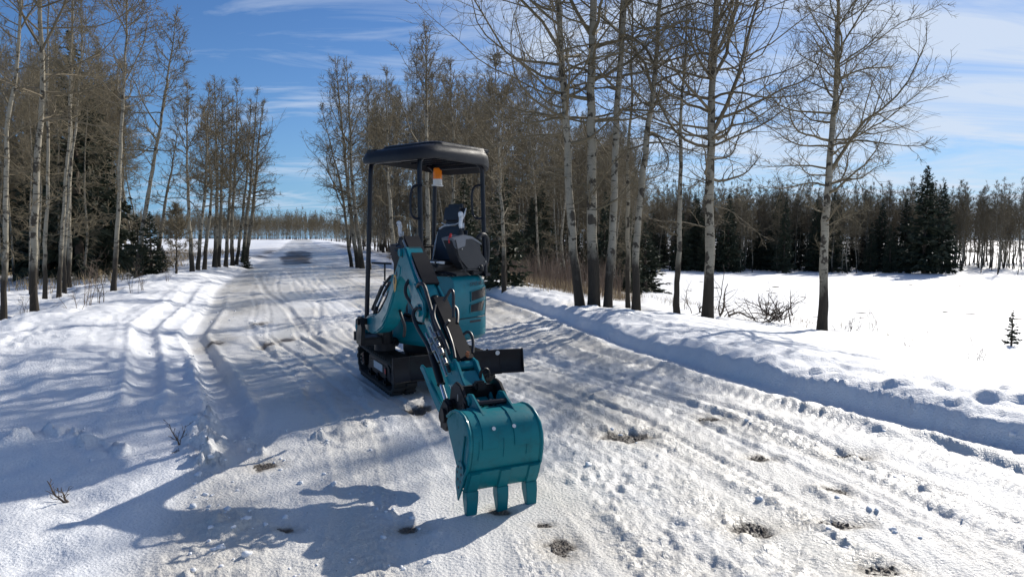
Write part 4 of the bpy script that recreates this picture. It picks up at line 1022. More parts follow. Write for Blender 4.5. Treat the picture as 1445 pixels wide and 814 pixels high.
# ---- consoles
pp = [(.17, 1.50), (-.02, 1.53), (-.12, 1.515), (-.27, 1.45), (-.285, 1.36), (-.40, 1.255), (-.30, 1.185), (-.06, 1.185), (.06, 1.28), (.11, 1.38)]
con = MB(FB).prism(pp, .355, .50, .018, seg=3).build('control_console', M['pod'], None, 'left console tipped up beside the seat')
MB(FB).prism([(.172, 1.508), (-.02, 1.540), (-.13, 1.523), (-.28, 1.456), (-.275, 1.440), (-.12, 1.497), (-.03, 1.490), (-.02, 1.425), (.10, 1.395), (.13, 1.43)], .350, .506, .006).build('console_cap', M['grey'], con)
b = MB(FB)
for (x, z) in ((.03, 1.40), (-.34, 1.265), (-.24, 1.21)): b.cyl((x, .50, z), (x, .507, z), .007, k=8, bev=0)
b.build('screw', M['steel'], con)
def joystick(x, y, z0, tiltx, parent, h=.24, wrap=True):
    rt = Matrix.Rotation(tiltx, 3, 'Y')
    def q(a_, b_, c_): v = rt @ Vector((a_, b_, c_)); return (x+v.x, y+v.y, z0+v.z)
    m_ = MB(FB); m_.cyl(q(0, 0, -.01), q(0, 0, .03), .040, .032).cyl(q(0, 0, .03), q(0, 0, .055), .030, .022).cyl(q(0, 0, .05), q(0, 0, .10), .011)
    j = m_.build('joystick', M['plastic'], parent)
    m_ = MB(FB)
    m_.loft([[q(s1*.022*math.cos(t_)+ox, s2*.020*math.sin(t_), hh) for t_ in [k*math.pi/5 for k in range(10)]] for (s1, s2, ox, hh) in
        ((.7, .7, 0, .07), (1.1, 1.0, .0, .09), (1.0, 1.0, .006, .12), (.92, .95, .004, .15), (1.15, 1.1, -.002, .175), (1.3, 1.25, .008, .20), (1.15, 1.2, .012, .225), (.5, .6, .012, .238))])
    if wrap: m_.box(q(.018, 0, .205), (.05, .012, .03), .004).box(q(-.02, .004, .10), (.012, .045, .05), .004)
    m_.build('grip', M['film'] if wrap else M['plastic'], j)
joystick(-.03, .43, 1.535, R(-4), con)
MB(FB).tube([(.145, .44, 1.46), (.155, .45, 1.50), (.135, .45, 1.55)], [.012, .014, .011], k=8).build('safety_lever', M['red'], con)
MB(FB).tube([(.14, .512, 1.49), (.125, .525, 1.40), (.09, .52, 1.29), (.0, .51, 1.17), (-.1, .5, 1.13)], .006, k=6, smooth=2).build('cable', M['hose'], con)
MB(FB).tube([(-.26, .46, 1.50), (-.31, .47, 1.55), (-.38, .47, 1.54), (-.42, .47, 1.47), (-.42, .47, 1.30), (-.38, .46, 1.2)], .022, k=9, smooth=2).build('side_bolster', M['plastic'])
rc_ = MB(FB).prism([(.12, 1.44), (-.12, 1.46), (-.30, 1.40), (-.30, 1.15), (.0, 1.15), (.08, 1.28)], -.46, -.33, .015, seg=3).build('control_console', M['pod'], None, 'right console with a film wrapped joystick')
joystick(-.02, -.40, 1.455, R(6), rc_, h=.2)
MB(FB).box((.12, -.20, 1.33), (.14, .22, .20), .03, rot=rotY(R(20)), seg=3).box((.10, -.22, 1.45), (.05, .13, .10), .012).build('instrument_panel', M['plastic'])
MB(FB).box((-.12, -.16, 1.42), (.30, .06, .035), .014, seg=3).cyl((-.24, -.16, 1.2), (-.24, -.16, 1.41), .014).build('armrest', M['plastic'])
b = MB(FB)
for y in (-.05, .03): b.tube([(.33, y, .72), (.34, y, 1.0), (.30, y, 1.33)], .009, k=7).cyl((.30, y, 1.33), (.293, y, 1.45), .017)
b.build('travel_lever', M['plastic'])
b = MB(FB)
for y in (-.13, .11): b.box((.40, y, .745), (.10, .10, .02), .006, rot=rotY(R(-25)))
b.build('pedal', M['black'])
# ---- canopy
cx, cy_ = .086, .10
PT = {'fr': ((cx+.46, cy_-.33, 2.245), (cx+.48, cy_-.41, .60)), 'fl': ((cx+.46, cy_+.33, 2.245), (cx+.48, cy_+.37, .70)),
      'rr': ((cx-.46, cy_-.33, 2.245), (cx-.45, cy_-.36, 1.10)), 'rl': ((cx-.46, cy_+.33, 2.245), (cx-.46, cy_+.37, 1.11))}
posts = {}
for k_, (t_, b_) in PT.items():
    t_ = Vector(t_); b_ = Vector(b_); inn = Vector((-.05 if k_[0] == 'f' else .05, 0, .02))
    m_ = MB(FB); m_.tube([b_, b_.lerp(t_, .5), b_.lerp(t_, .93), b_.lerp(t_, .985)+inn*.15, t_+inn, t_+inn*2.2+Vector((0, 0, .002))], .0235, k=12)
    m_.box(tuple(b_+Vector((0, 0, .02))), (.09, .08, .03), .006)
    posts[k_] = m_.build('canopy_post', M['frame'])
def grab(px_list, d, parent, name='grab_handle', r=.012):
    m_ = MB(FW); m_.tube([pt(*p, d) for p in px_list], r, k=8, smooth=2); return m_.build(name, M['frame'], parent)
grab([(596, 261), (584, 262), (580, 270), (579, 288), (580, 303), (586, 309), (593, 308)], 6.36, posts['fl'])
grab([(679, 261), (669, 263), (666, 272), (666, 290), (667, 303), (673, 309), (681, 308)], 7.08, posts['rl'])
MB(FW).tube([pt(525, 371, 6.79), pt(552, 372, 7.0)], .010, k=8).tube([pt(543, 372, 6.93), pt(543, 396, 6.93)], .009, k=8).build('guard_rail', M['frame'], posts['fr'])
def rrect(hx, hy, r, z, ox=cx, oy=cy_, n=6, droop=0.0):
    P = []
    for (sx, sy_, a0) in ((1, 1, 0), (-1, 1, 90), (-1, -1, 180), (1, -1, 270)):
        for i in range(n+1):
            a_ = R(a0+90*i/n); x = ox+sx*(hx-r)+r*math.cos(a_); y = oy+sy_*(hy-r)+r*math.sin(a_)
            k_ = (x-ox)/hx; P.append((x, y, z+droop*(.055*(1-k_*k_)*(1 if z < 2.3 else .25)-(.045*max(0, k_)**2 if z > 2.3 else 0)+(-.02 if z < 2.3 and k_ < 0 else 0)*abs(k_))))
    return P
RS = [(.58, .42, .24, 2.215), (.60, .445, .26, 2.222), (.605, .452, .27, 2.27), (.60, .445, .27, 2.33), (.585, .43, .27, 2.365), (.55, .395, .26, 2.392), (.46, .32, .22, 2.408), (.28, .18, .12, 2.416)]
IN = [(.28, .17, .1, 2.33), (.48, .33, .2, 2.325), (.555, .395, .23, 2.27), (.58, .42, .24, 2.215)]
m_ = MB(FB); m_.loft([rrect(a_, b_, c_, z_, droop=1.0) for a_, b_, c_, z_ in IN+RS[1:]], cap0=True, cap1=True)
roof = m_.build('canopy_roof', M['roof'])
m_ = MB(FB); m_.loft([rrect(.40, .40, .10, 2.38, cx-.10), rrect(.39, .385, .10, 2.418, cx-.10), rrect(.36, .35, .10, 2.430, cx-.10)], bev=0)
m_.box((cx+.54, cy_-.22, 2.335), (.05, .14, .045), .014, seg=3).box((cx-.40, cy_+.36, 2.40), (.24, .05, .05), .015, seg=3).box((cx+.05, cy_+.385, 2.385), (.5, .03, .025), .01, seg=3)
m_.build('roof_pressing', M['roof'], roof)
m_ = MB(FB)
for k in range(7): m_.box((cx-.42+.14*k, cy_, 2.300), (.02, .74, .03), .005)
m_.box((cx+.42, cy_, 2.255), (.045, .68, .035), .01).box((cx-.42, cy_, 2.255), (.045, .68, .035), .01)
m_.build('roof_rib', M['frame'], roof)
# beacon
bx_, by_ = cx-.40, cy_-.25
bp = FB.inverted() @ Vector(pt(617.5, 252, 7.45)); bx_, by_ = bp.x, bp.y
be = MB(FB).cyl((bx_, by_, 2.135), (bx_, by_, 2.245), .048, .043, k=28, bev=.014).build('beacon_lens', M['amber'])
m_ = MB(FB)
for k in range(10):
    a_ = k*2*math.pi/10; m_.cyl((bx_+.046*math.cos(a_), by_+.046*math.sin(a_), 2.14), (bx_+.042*math.cos(a_), by_+.042*math.sin(a_), 2.235), .004, k=6, bev=0)
m_.build('lens_rib', M['amber'], be)
MB(FB).cyl((bx_, by_, 2.085), (bx_, by_, 2.137), .05, .048, k=24, bev=.006).box((bx_-.03, by_-.03, 2.078), (.14, .05, .012), .003).build('beacon_base', M['white'], be)
# ---- swing post and boom
sw = MB(FW)
P_ = lambda x, y, z: (x, y, z)
sw.cyl((-1.225, 6.52, .47), (-1.225, 6.52, .80), .075, k=24).cyl((-1.225, 6.52, .44), (-1.225, 6.52, .50), .10, k=24)
swing = sw.build('swing_post', M['black'])
MB(FP).prism([(-.13, .52), (-.13, .63), (-.08, .69), (-.06, .785), (.06, .785), (.09, .66), (.05, .52)], -.12, -.085, .006).prism([(-.13, .52), (-.13, .63), (-.08, .69), (-.06, .785), (.06, .785), (.09, .66), (.05, .52)], .085, .12, .006).box((-.08, 0, .555), (.24, .2, .07), .012).cyl((0, -.14, .74), (0, .14, .74), .03).build('boom_bracket', M['black'], swing)
MB(FB).box((.55, -.10, .49), (.16, .34, .09), .015).box((.56, -.32, .52), (.10, .26, .055), .015).cyl((.58, -.42, .48), (.58, -.42, .56), .045).build('swing_bracket', M['black'])
MB(FB).prism([(.30, .50), (.53, .50), (.55, .60), (.54, .70), (.30, .72)], -.52, -.33, .02, seg=3).build('side_cover', M['teal'])
BS = .02
bp_ = [(-.07, .70), (-.05, .775), (.10, .815), (.30, .825), (.48, .885), (.70, 1.02), (.955, 1.25), (1.10, 1.395), (1.17, 1.455), (1.23, 1.455), (1.40, 1.315), (1.66, 1.125), (1.695, 1.07), (1.67, 1.015), (1.60, 1.0),
    (1.42, 1.085), (1.25, 1.185), (1.15, 1.215), (1.06, 1.195), (.966, 1.125), (.87, 1.01), (.72, .87), (.53, .745), (.35, .68), (.17, .645), (-.02, .65)]
m_ = MB(FP); m_.prism(bp_, BS-.072, BS+.072, .012, seg=2)
m_.prism([(.45, .83), (.72, .99), (.93, 1.21), (1.05, 1.30), (1.12, 1.29), (1.10, 1.225), (1.0, 1.16), (.86, 1.03), (.70, .88), (.55, .79)], BS-.077, BS+.077, .004)
m_.prism([(1.50, 1.235), (1.70, 1.13), (1.735, 1.06), (1.68, .985), (1.58, .975), (1.42, 1.07)], BS-.092, BS-.073, .004).prism([(1.50, 1.235), (1.70, 1.13), (1.735, 1.06), (1.68, .985), (1.58, .975), (1.42, 1.07)], BS+.073, BS+.092, .004)
m_.cyl((1.615, BS-.105, 1.06), (1.615, BS+.105, 1.06), .045, k=22).cyl((1.14, BS-.09, 1.405), (1.14, BS+.09, 1.405), .032, k=18)
boom = m_.build('boom', M['teal'])
MB(FP).prism([(.93, 1.16), (.955, 1.215), (.995, 1.215), (1.02, 1.17), (.985, 1.09), (.95, 1.075)], BS-.0795, BS-.0775, 0).build('warning_decal', M['yellow'], boom)
MB(FP).box((1.02, BS-.079, 1.225), (.02, .003, .035), 0).box((.968, BS-.0805, 1.17), (.022, .002, .05), 0).box((1.16, BS-.0735, 1.39), (.03, .003, .04), 0).build('decal_print', M['ink'], boom)
def guard(x0, z0, x1, z1, y0, y1, name='cylinder_guard', w2=0):
    v = Vector((x1-x0, 0, z1-z0)); L_ = v.length; a_ = math.atan2(z1-z0, x1-x0)
    rot = rotY(-a_); c = ((x0+x1)/2, (y0+y1)/2, (z0+z1)/2)
    m_ = MB(FP); m_.box(c, (L_, y1-y0, .014), .004, rot=rot)
    n_ = rot @ Vector((0, 0, -1))
    for y in (y0+.004, y1-.004): m_.box((c[0]+n_.x*.022, y, c[2]+n_.z*.022), (L_*.97, .008, .05), .003, rot=rot)
    return m_
guard(1.09, 1.525, 1.56, 1.235, -.02, .105).build('cylinder_guard', M['guard'], boom, 'upper black guard over the arm cylinder')
MB(FP).cyl((1.12, BS, 1.455), (1.40, BS, 1.28), .036).cyl((1.40, BS, 1.28), (1.52, BS, 1.205), .018).build('arm_cylinder', M['black'], boom)
MB(FP).cyl((1.12, -.03, 1.495), (1.54, -.03, 1.235), .007).build('guard_edge', M['steel'], boom)
# boom cylinder behind the boom with bright rods
MB(FW).cyl(pt(527, 437, 6.56), pt(541, 404, 6.42), .026).build('boom_cylinder', M['black'], boom)
MB(FW).cyl(pt(532, 424, 6.50), pt(543, 398, 6.40), .017).cyl(pt(533, 432, 6.35), pt(545, 404, 6.25), .015).build('cylinder_rod', M['chrome'], boom)
for a_ in ([(530, 455, 6.4), (531, 436, 6.4), (538, 418, 6.35), (550, 398, 6.2)], [(526, 455, 6.45), (529, 436, 6.4), (540, 416, 6.3), (549, 400, 6.15)], [(527, 448, 6.45), (532, 424, 6.45), (540, 404, 6.4), (551, 390, 6.25)], [(528, 460, 6.4), (535, 440, 6.35), (544, 424, 6.2), (549, 412, 6.1)]):
    MB(FW).tube([pt(*p) for p in a_], .013, k=8, smooth=2).build('hydraulic_hose', M['hose'], boom)
# ---- arm
ap = [(1.40, 1.215), (1.44, 1.265), (1.52, 1.265), (1.60, 1.185), (1.75, 1.085), (2.10, .835), (2.32, .70), (2.50, .625), (2.55, .575), (2.53, .52), (2.46, .50), (2.30, .54), (2.10, .63), (1.80, .84), (1.62, .955), (1.50, 1.01)]
m_ = MB(FP); m_.prism(ap, BS-.050, BS+.050, .008)
m_.prism([(1.72, 1.02), (2.05, .79), (2.28, .665), (2.30, .61), (2.1, .68), (1.80, .89)], BS-.054, BS+.054, .003)
arm = m_.build('arm', M['teal'])
m_ = MB(FP)
for y in (BS-.075, BS+.055): m_.prism([(2.18, .80), (2.23, .845), (2.29, .835), (2.40, .72), (2.50, .66), (2.54, .60), (2.48, .53), (2.38, .55), (2.26, .66)], y, y+.022, .005)
m_.box((2.36, BS, .73), (.14, .11, .014), .004, rot=rotY(R(42))).cyl((2.245, BS-.09, .80), (2.245, BS+.09, .80), .028, k=18).cyl((2.50, BS-.10, .575), (2.50, BS+.10, .575), .034, k=18)
m_.build('link_plate', M['teal'], arm)
guard(1.72, 1.165, 2.235, .835, -.005, .095).build('cylinder_guard', M['guard'], arm, 'lower black guard over the bucket cylinder')
m_ = MB(FP).cyl((1.66, .03, 1.145), (2.02, .03, .915), .034).build('bucket_cylinder', M['black'], arm)
MB(FP).cyl((2.0, .03, .928), (2.22, .03, .80), .018).build('cylinder_rod', M['chrome'], arm)
MB(FP).ball((2.225, .05, .868), .014).cyl((2.22, .05, .84), (2.235, .05, .885), .009).build('bolt', simple('copper_cap', (.35, .12, .05), .4), arm)
# thumb
th = [(1.66, .66), (1.69, .69), (1.75, .685), (1.90, .60), (2.08, .52), (2.24, .485), (2.32, .50), (2.36, .46), (2.32, .40), (2.20, .405), (2.02, .46), (1.86, .545), (1.74, .625)]
m_ = MB(FP); m_.prism(th, -.085, -.068, .003).prism(th, .055, .072, .003)
m_.box((1.92, -.007, .59), (.40, .13, .012), .003, rot=rotY(R(25))).cyl((2.27, -.10, .45), (2.27, .09, .45), .026).cyl((2.13, -.095, .505), (2.13, .08, .505), .018)
m_.build('thumb', M['teal'], None, 'curved teal thumb folded under the arm')
MB(FP).cyl((1.78, -.055, .86), (2.02, -.055, .63), .026).build('thumb_cylinder', M['black'])
MB(FP).cyl((2.0, -.055, .65), (2.14, -.055, .52), .014).build('cylinder_rod', M['chrome'], None, 'bright rod of the thumb cylinder')
# quick hitch between arm and bucket
m_ = MB(FP)
for y in (-.135, .115): m_.prism([(2.395, .50), (2.375, .60), (2.415, .70), (2.485, .735), (2.555, .715), (2.655, .63), (2.675, .57), (2.615, .53), (2.505, .50)], y, y+.022, .005)
m_.box((2.455, 0, .66), (.10, .23, .08), .012).box((2.575, 0, .575), (.12, .23, .05), .01).cyl((2.465, -.15, .60), (2.465, .15, .60), .032).cyl((2.625, -.14, .60), (2.625, .14, .60), .022)
m_.prism([(2.355, .44), (2.335, .56), (2.415, .64), (2.495, .60), (2.515, .50), (2.435, .43)], -.185, -.145, .012).cyl((2.425, -.20, .53), (2.425, -.13, .53), .045)
m_.box((2.535, .0, .70), (.07, .07, .06), .012).tube([(2.505, .02, .745), (2.510, .02, .785), (2.515, .045, .80), (2.515, .07, .785), (2.510, .07, .745)], .010, k=8, smooth=2)
hitch = m_.build('quick_hitch', M['black'])
m_ = MB(FP)
for y, z in ((-.05, .62), (.04, .615), (-.005, .60)): m_.cyl((2.615, y, z), (2.655, y, z-.005), .012, k=8)
m_.box((2.561, -.148, .645), (.012, .003, .04), 0)
m_.build('bolt', M['steel'], hitch)
# hoses over boom and arm
hs = [([(583, 436, 5.2), (586, 425, 5.2), (588, 406, 5.1), (592, 399, 5.0), (599, 402, 4.95), (604, 420, 4.9), (612, 448, 4.8), (622, 472, 4.7), (628, 490, 4.6)], .013),
    ([(626, 425, 4.75), (633, 414, 4.75), (636, 408, 4.75), (640, 412, 4.72), (640, 430, 4.7), (640, 448, 4.68)], .011),
    ([(596, 436, 4.95), (588, 434, 5.0), (583, 440, 5.0), (584, 452, 4.95), (592, 468, 4.85), (602, 484, 4.75), (608, 498, 4.65)], .013),
    ([(634, 452, 4.6), (628, 460, 4.62), (630, 462, 4.6), (636, 478, 4.5), (640, 492, 4.45), (642, 505, 4.4)], .010),
    ([(654, 472, 4.6), (660, 467, 4.6), (666, 472, 4.58), (668, 484, 4.55), (667, 498, 4.5)], .010),
    ([(640, 432, 4.8), (645, 436, 4.8), (646, 446, 4.75), (645, 456, 4.7)], .012),
    ([(614, 430, 4.78), (611, 445, 4.72), (618, 462, 4.62), (628, 482, 4.5), (634, 500, 4.45)], .011),
    ([(608, 440, 4.85), (612, 460, 4.72), (620, 480, 4.62), (628, 505, 4.5), (634, 524, 4.4)], .012),
    ([(577, 395, 5.3), (572, 404, 5.28), (572, 416, 5.25), (580, 428, 5.2), (587, 440, 5.1)], .013),
    ([(562, 430, 5.9), (567, 448, 5.8), (572, 462, 5.8), (570, 474, 5.9)], .013)]
for a_, r_ in hs: MB(FW).tube([pt(p[0], p[1], p[2]*.962) for p in a_], r_, k=9, smooth=2).build('hydraulic_hose', M['hose'], arm)
m_ = MB(FW)
for p in ((612, 470, 4.62), (617, 482, 4.56), (610, 489, 4.6), (622, 492, 4.5), (619, 468, 4.6), (607, 478, 4.66), (627, 506, 4.45)):
    q = Vector(pt(p[0], p[1], p[2]*.962)); m_.cyl(q, q+Vector((.015, -.03, -.028)), .013, k=6, bev=.002)
m_.build('hose_fitting', M['steel'], arm)
m_ = MB(FW); m_.tube([pt(606, 462, 4.54), pt(612, 478, 4.46), pt(622, 500, 4.34)], .009).tube([pt(601, 470, 4.56), pt(608, 486, 4.46), pt(619, 510, 4.34)], .008).tube([pt(612, 486, 4.42), pt(620, 502, 4.34), pt(630, 530, 4.22)], .008)
m_.build('steel_pipe', M['steel'], arm)
# ---- bucket
bo = [(2.795, .135), (2.822, .19), (2.846, .25), (2.866, .32), (2.878, .39), (2.876, .45), (2.858, .51), (2.82, .555), (2.77, .585), (2.71, .597), (2.64, .59), (2.58, .565), (2.52, .52)]
def offs(prof, d):
    out = []
    for i, p in enumerate(prof):
        a_ = prof[max(0, i-1)]; c = prof[min(len(prof)-1, i+1)]; tx_, tz_ = c[0]-a_[0], c[1]-a_[1]; l = math.hypot(tx_, tz_); out.append((p[0]+tz_/l*d, p[1]-tx_/l*d))
    return out
HWB = .226
m_ = MB(FK); m_.sheet([[(x, y, z) for x, z in bo] for y in (-HWB, HWB)], 0)
shell = m_
inner_ = offs(bo, -.012)
m_ = MB(FK)
m_.prism(bo+inner_[::-1], -HWB, HWB, .002)
bk_ = m_.build('bucket', M['tealb'])
sp_ = bo+[(2.50, .47), (2.54, .40), (2.62, .30), (2.70, .20), (2.755, .125)]
for y0, y1 in ((-HWB-.012, -HWB), (HWB, HWB+.012)):
    m_ = MB(FK); m_.prism(sp_, y0, y1, .003)
    yo = y0-.006 if y0 < 0 else y1+.006
    oo = offs(bo[1:], .004)
    m_.tube([(x, yo, z) for x, z in [(2.785, .17)]+offs(bo[2:], -.004)], .011, k=8)
    m_.tube([(2.79, yo, .46), (2.77, yo, .33), (2.755, yo, .22)], .006, k=6)
    m_.build('side_plate', M['tealb'], bk_)
for y0, y1 in ((-.165, -.06), (.05, .155)):
    a_ = offs(bo[4:11], .006); m_ = MB(FK); m_.prism(a_+offs(bo[4:11], -.002)[::-1], y0, y1, .0015); m_.build('wear_strap', M['tealb'], bk_)
m_ = MB(FK)
for y in (-.185, -.02, .135):
    m_.tube([(x, y, z) for x, z in offs(bo[3:6], .0015)], .0035, k=5)
m_.build('pressed_line', M['tealb'], bk_)['kind'] = 'stuff'
lp = offs(bo[0:3], .016); m_ = MB(FK)
m_.prism([(2.785, .110)]+lp+[bo[2], bo[1], bo[0], (2.772, .120)], -HWB-.014, HWB+.014, .003); m_.build('cutting_edge', M['tealb'], bk_)
for y in (-.193, 0, .19):
    m_ = MB(FK); m_.prism([(2.770, .100), (2.805, .098), (2.848, .185), (2.868, .24), (2.852, .245), (2.81, .19)], y-.036, y+.036, .005)
    m_.build('tooth_adapter', M['tealb'], bk_)
    m_ = MB(FK); bb = bmesh.new()
    def tp(x, z, w): return [(x, y-w, z), (x, y+w, z)]
    R0 = [(2.762, y-.038, .112), (2.762, y+.038, .112), (2.820, y+.038, .118), (2.820, y-.038, .118)]
    R1 = [(2.760, y-.036, .07), (2.760, y+.036, .07), (2.825, y+.036, .07), (2.825, y-.036, .07)]
    R2 = [(2.795, y-.031, -.03), (2.795, y+.031, -.03), (2.815, y+.031, -.03), (2.815, y-.031, -.03)]
    m_.loft([R0, R1, R2], bev=.003); m_.build('tooth', M['tealb'], bk_)
for s_ in (-1, 1):
    yo = s_*(HWB+.020)
    m_ = MB(FK); m_.prism([(2.70, .14), (2.695, .22), (2.72, .28), (2.77, .29), (2.81, .26), (2.815, .18), (2.78, .11), (2.74, .055)], yo-.006, yo+.006, .003)
    sc__ = m_.build('side_cutter', M['tealb'], bk_)
    m_ = MB(FK)
    for (x, z) in ((2.735, .25), (2.775, .255), (2.725, .215), (2.78, .215), (2.735, .175), (2.775, .17), (2.75, .13)):
        m_.cyl((x, yo+s_*.006, z), (x, yo+s_*.0075, z), .009, k=12, bev=0)
    m_.build('bolt_hole', M['ink'], sc__)
for y in (-.115, .115):
    MB(FK).prism([(2.52, .51), (2.53, .62), (2.56, .662), (2.62, .672), (2.66, .65), (2.79, .582), (2.72, .57), (2.58, .555)], y-.009, y+.009, .003).cyl((2.59, y-.018, .625), (2.59, y+.018, .625), .03, k=16).build('ear', M['tealb'], bk_)
MB(FK).cyl((2.665, -.105, .622), (2.665, .105, .622), .016, k=14).build('hitch_pin', M['frame'], bk_)
# white discs standing in for bright round spots on the bucket's back
for (px, py) in ((689, 596), (724, 592)):
    yb = -.085 if px < 700 else .055
    q0 = offs(bo, .0065)[6]; q1 = offs(bo, .0085)[6]
    MB(FK).cyl((q0[0], yb, q0[1]), (q0[0]+.0022, yb, q0[1]+.0012), .0125, k=16, bev=0).build('bright_spot', M['white'], bk_)
# ================================================================ ground cover and small plants
def bush(seed, stems, h, spread, r0, nsec=5, nter=3, flat=0.0, up=.08, r_t=.002, m='reedtwig', name='branches', curl=.16):
    g_ = np.random.default_rng(seed)
    az = g_.uniform(0, 6.28, stems); el = np.radians(g_.uniform(*( (8, 55) if flat else (60, 88)), stems))
    S = np.stack([g_.normal(0, spread, stems), g_.normal(0, spread*.6, stems), np.full(stems, -.04)], 1)
    if flat: S[:, 2] += g_.uniform(0, flat, stems)
    D = np.stack([np.cos(el)*np.cos(az), np.cos(el)*np.sin(az), np.sin(el)], 1)
    L = h*g_.uniform(.5, 1.1, stems); P = grow(g_, S, D, L, 7, curl, up); s = np.linspace(0, 1, 8)[None]
    rr = r0*g_.uniform(.5, 1.2, stems)[:, None]*(1-.75*s)+r_t*.5
    parts = [tube_arrays(P, rr, 5)]
    S, D, pi, t = kids(g_, P, L, np.full(stems, nsec), .15, 1, 25, 60); L2 = L[pi]*g_.uniform(.2, .5, len(pi))
    P2 = grow(g_, S, D, L2, 4, curl, up); s = np.linspace(0, 1, 5)[None]; parts.append(tube_arrays(P2, np.maximum(r0*.4*(1-.8*s), r_t)+0*L2[:, None], 4))
    if nter:
        S, D, pj, t = kids(g_, P2, L2, np.full(len(L2), nter), .2, 1, 25, 60); L3 = L2[pj]*g_.uniform(.2, .6, len(pj))
        P3 = grow(g_, S, D, L3, 3, curl, up); s = np.linspace(0, 1, 4)[None]; parts.append(tube_arrays(P3, r_t*(1-.5*s)+0*L3[:, None], 3))
    V, F = join(parts); return np_mesh(name, V, F, M[m])
def single(name, me, px, py, label, cat, group=None, sc_=1.0, rz=0.0, dz=0.0):
    x, y = gp(px, py); o = bpy.data.objects.new(name, me); link(o); o.location = (x, y, hz(x, y)+dz); o.scale = (sc_,)*3; o.rotation_euler = (0, 0, rz)
    return tag(o, label, cat, group)
single('brush_pile', bush(301, 34, .72, .2, .014, 5, 2, flat=.25, m='darktwig', curl=.2), 1092, 455, 'tangled heap of cut dark branches in the snow between the two big aspens', 'brush pile')
single('fallen_branch', bush(302, 5, 1.15, .12, .022, 4, 3, flat=.12, m='darktwig', curl=.2, up=.0), 1028, 447, 'crooked fallen limb lying beside the foot of the thick aspen', 'branch', rz=.4)
single('fallen_branch', bush(303, 4, .8, .10, .014, 4, 2, flat=.1, m='darktwig', curl=.22, up=.0), 982, 443, 'small broken branch left of the thick aspen, bent like an elbow', 'branch', rz=2.6)
single('sapling', bush(304, 5, 1.05, .10, .007, 6, 3, up=.02, curl=.07), 1232, 468, 'leafless sapling of several thin stems right of the solitary aspen', 'shrub')
single('sapling', bush(305, 3, .75, .05, .005, 5, 2, up=.02, curl=.07), 969, 437, 'thin bare sapling between slender and thick aspens', 'shrub')
single('low_shrub', bush(306, 12, .28, .16, .004, 4, 2, m='darktwig'), 1192, 466, 'low dark dead weeds just right of the solitary aspen', 'shrub')
single('low_shrub', bush(307, 8, .38, .18, .004, 4, 2), 1310, 474, 'sparse dry weeds poking through snow left of the little spruce', 'shrub')
single('low_shrub', bush(308, 7, .34, .12, .004, 4, 2), 1372, 482, 'sparse dry weeds close beside the little spruce', 'shrub')
single('low_shrub', bush(309, 5, .30, .06, .004, 4, 2, m='darktwig'), 1382, 508, 'tiny dead weed tuft in the open snow below the little spruce', 'shrub')
single('low_shrub', bush(310, 4, .22, .06, .003, 3, 2), 1278, 488, 'two pale weed stems in the open snow right of the sapling', 'shrub')
x, y = gp(1427, 489); tl = spruce(320, 1.12, .27, lo=.04, layers=13, per=6, dens=.6, card=1.5); place('spruce_tree', tl, x, y, 'waist high young spruce alone in the snow at the right edge', 'tree', None)
for i, (px, py, s_, lab) in enumerate([(712, 404, .9, 'small young spruce just right of the digger at the woods edge'), (655, 402, 1.0, 'young spruce behind the digger seat inside the woods'), (214, 388, .75, 'young green spruce in the dead grass before the roadside clump'),
        (345, 378, .4, 'young green spruce at the right foot of the roadside clump'), (196, 378, .9, 'young dark spruce at the right edge of the left woods'), (230, 384, .35, 'ankle high spruce seedling in the grass near the left road bank')]):
    x, y = gp(px, py); place('spruce_tree', VL, x, y, lab, 'tree', None, scale=s_, sxy=s_*1.1, rz=i*1.3)
for i, (px, py, s_, lab) in enumerate([(121, 433, 1.0, 'bare sapling nearest the snow bank in front of the left woods'), (139, 426, 1.15, 'bare twiggy sapling in front of the white aspen trio'), (103, 439, .7, 'lowest bare twig clump close to the stout left aspen'),
        (190, 412, .8, 'bare sapling right of the fan crowned aspen, first of two'), (200, 409, .7, 'bare sapling right of the fan crowned aspen, farther of two'), (32, 448, .6, 'dry twig tuft between the two nearest left aspens'), (236, 398, .6, 'dry weed stems on the snow by the left road bank')]):
    single('sapling', bush(330+i, 4, .95, .08, .006, 6, 3, up=.02, curl=.09, m='darktwig' if i % 2 else 'reedtwig'), px, py, lab, 'shrub', None, sc_=s_)
# twigs lying in the near snow
for i, (px, py, s_, lab, rz) in enumerate([(250, 630, .16, 'upright forked dead twig stuck in the left snow bank', .2), (243, 640, .15, 'flat forked dead twig in the shaded snow beside the upright one', 2.4), (96, 703, .20, 'spiky dark dead twig in the lower left snow', 1.4)]):
    me = bush(350+i, 2 if i != 1 else 1, 1.0, .08, .030, 6, 2, flat=.02 if i else 0, m='darktwig', curl=.16, r_t=.009, up=.0 if i else .04)
    x, y = gp(px, py); o = bpy.data.objects.new('dead_twig', me); link(o)
    # rest on the real (displaced) surface
    a0, rr_, Z = _g; di = math.hypot(x, y); an = math.atan2(x, y)
    zi = Z[np.abs(rr_-di).argmin(), np.abs(a0-an).argmin()]
    o.location = (x, y, zi+.008); o.scale = (s_,)*3; o.rotation_euler = (0, 0, rz); tag(o, lab, 'twig')
def ground_z(X, Y):
    a0, rr_, Z = _g; di = np.hypot(X, Y); an = np.arctan2(X, Y)
    ir = np.clip(np.searchsorted(rr_, di), 1, len(rr_)-1); ia = np.clip(np.searchsorted(a0, an), 1, len(a0)-1)
    fr_ = (di-rr_[ir-1])/(rr_[ir]-rr_[ir-1]); fa = (an-a0[ia-1])/(a0[ia]-a0[ia-1])
    return (Z[ir-1, ia-1]*(1-fr_)+Z[ir, ia-1]*fr_)*(1-fa)+(Z[ir-1, ia]*(1-fr_)+Z[ir, ia]*fr_)*fa
g5 = np.random.default_rng(55)
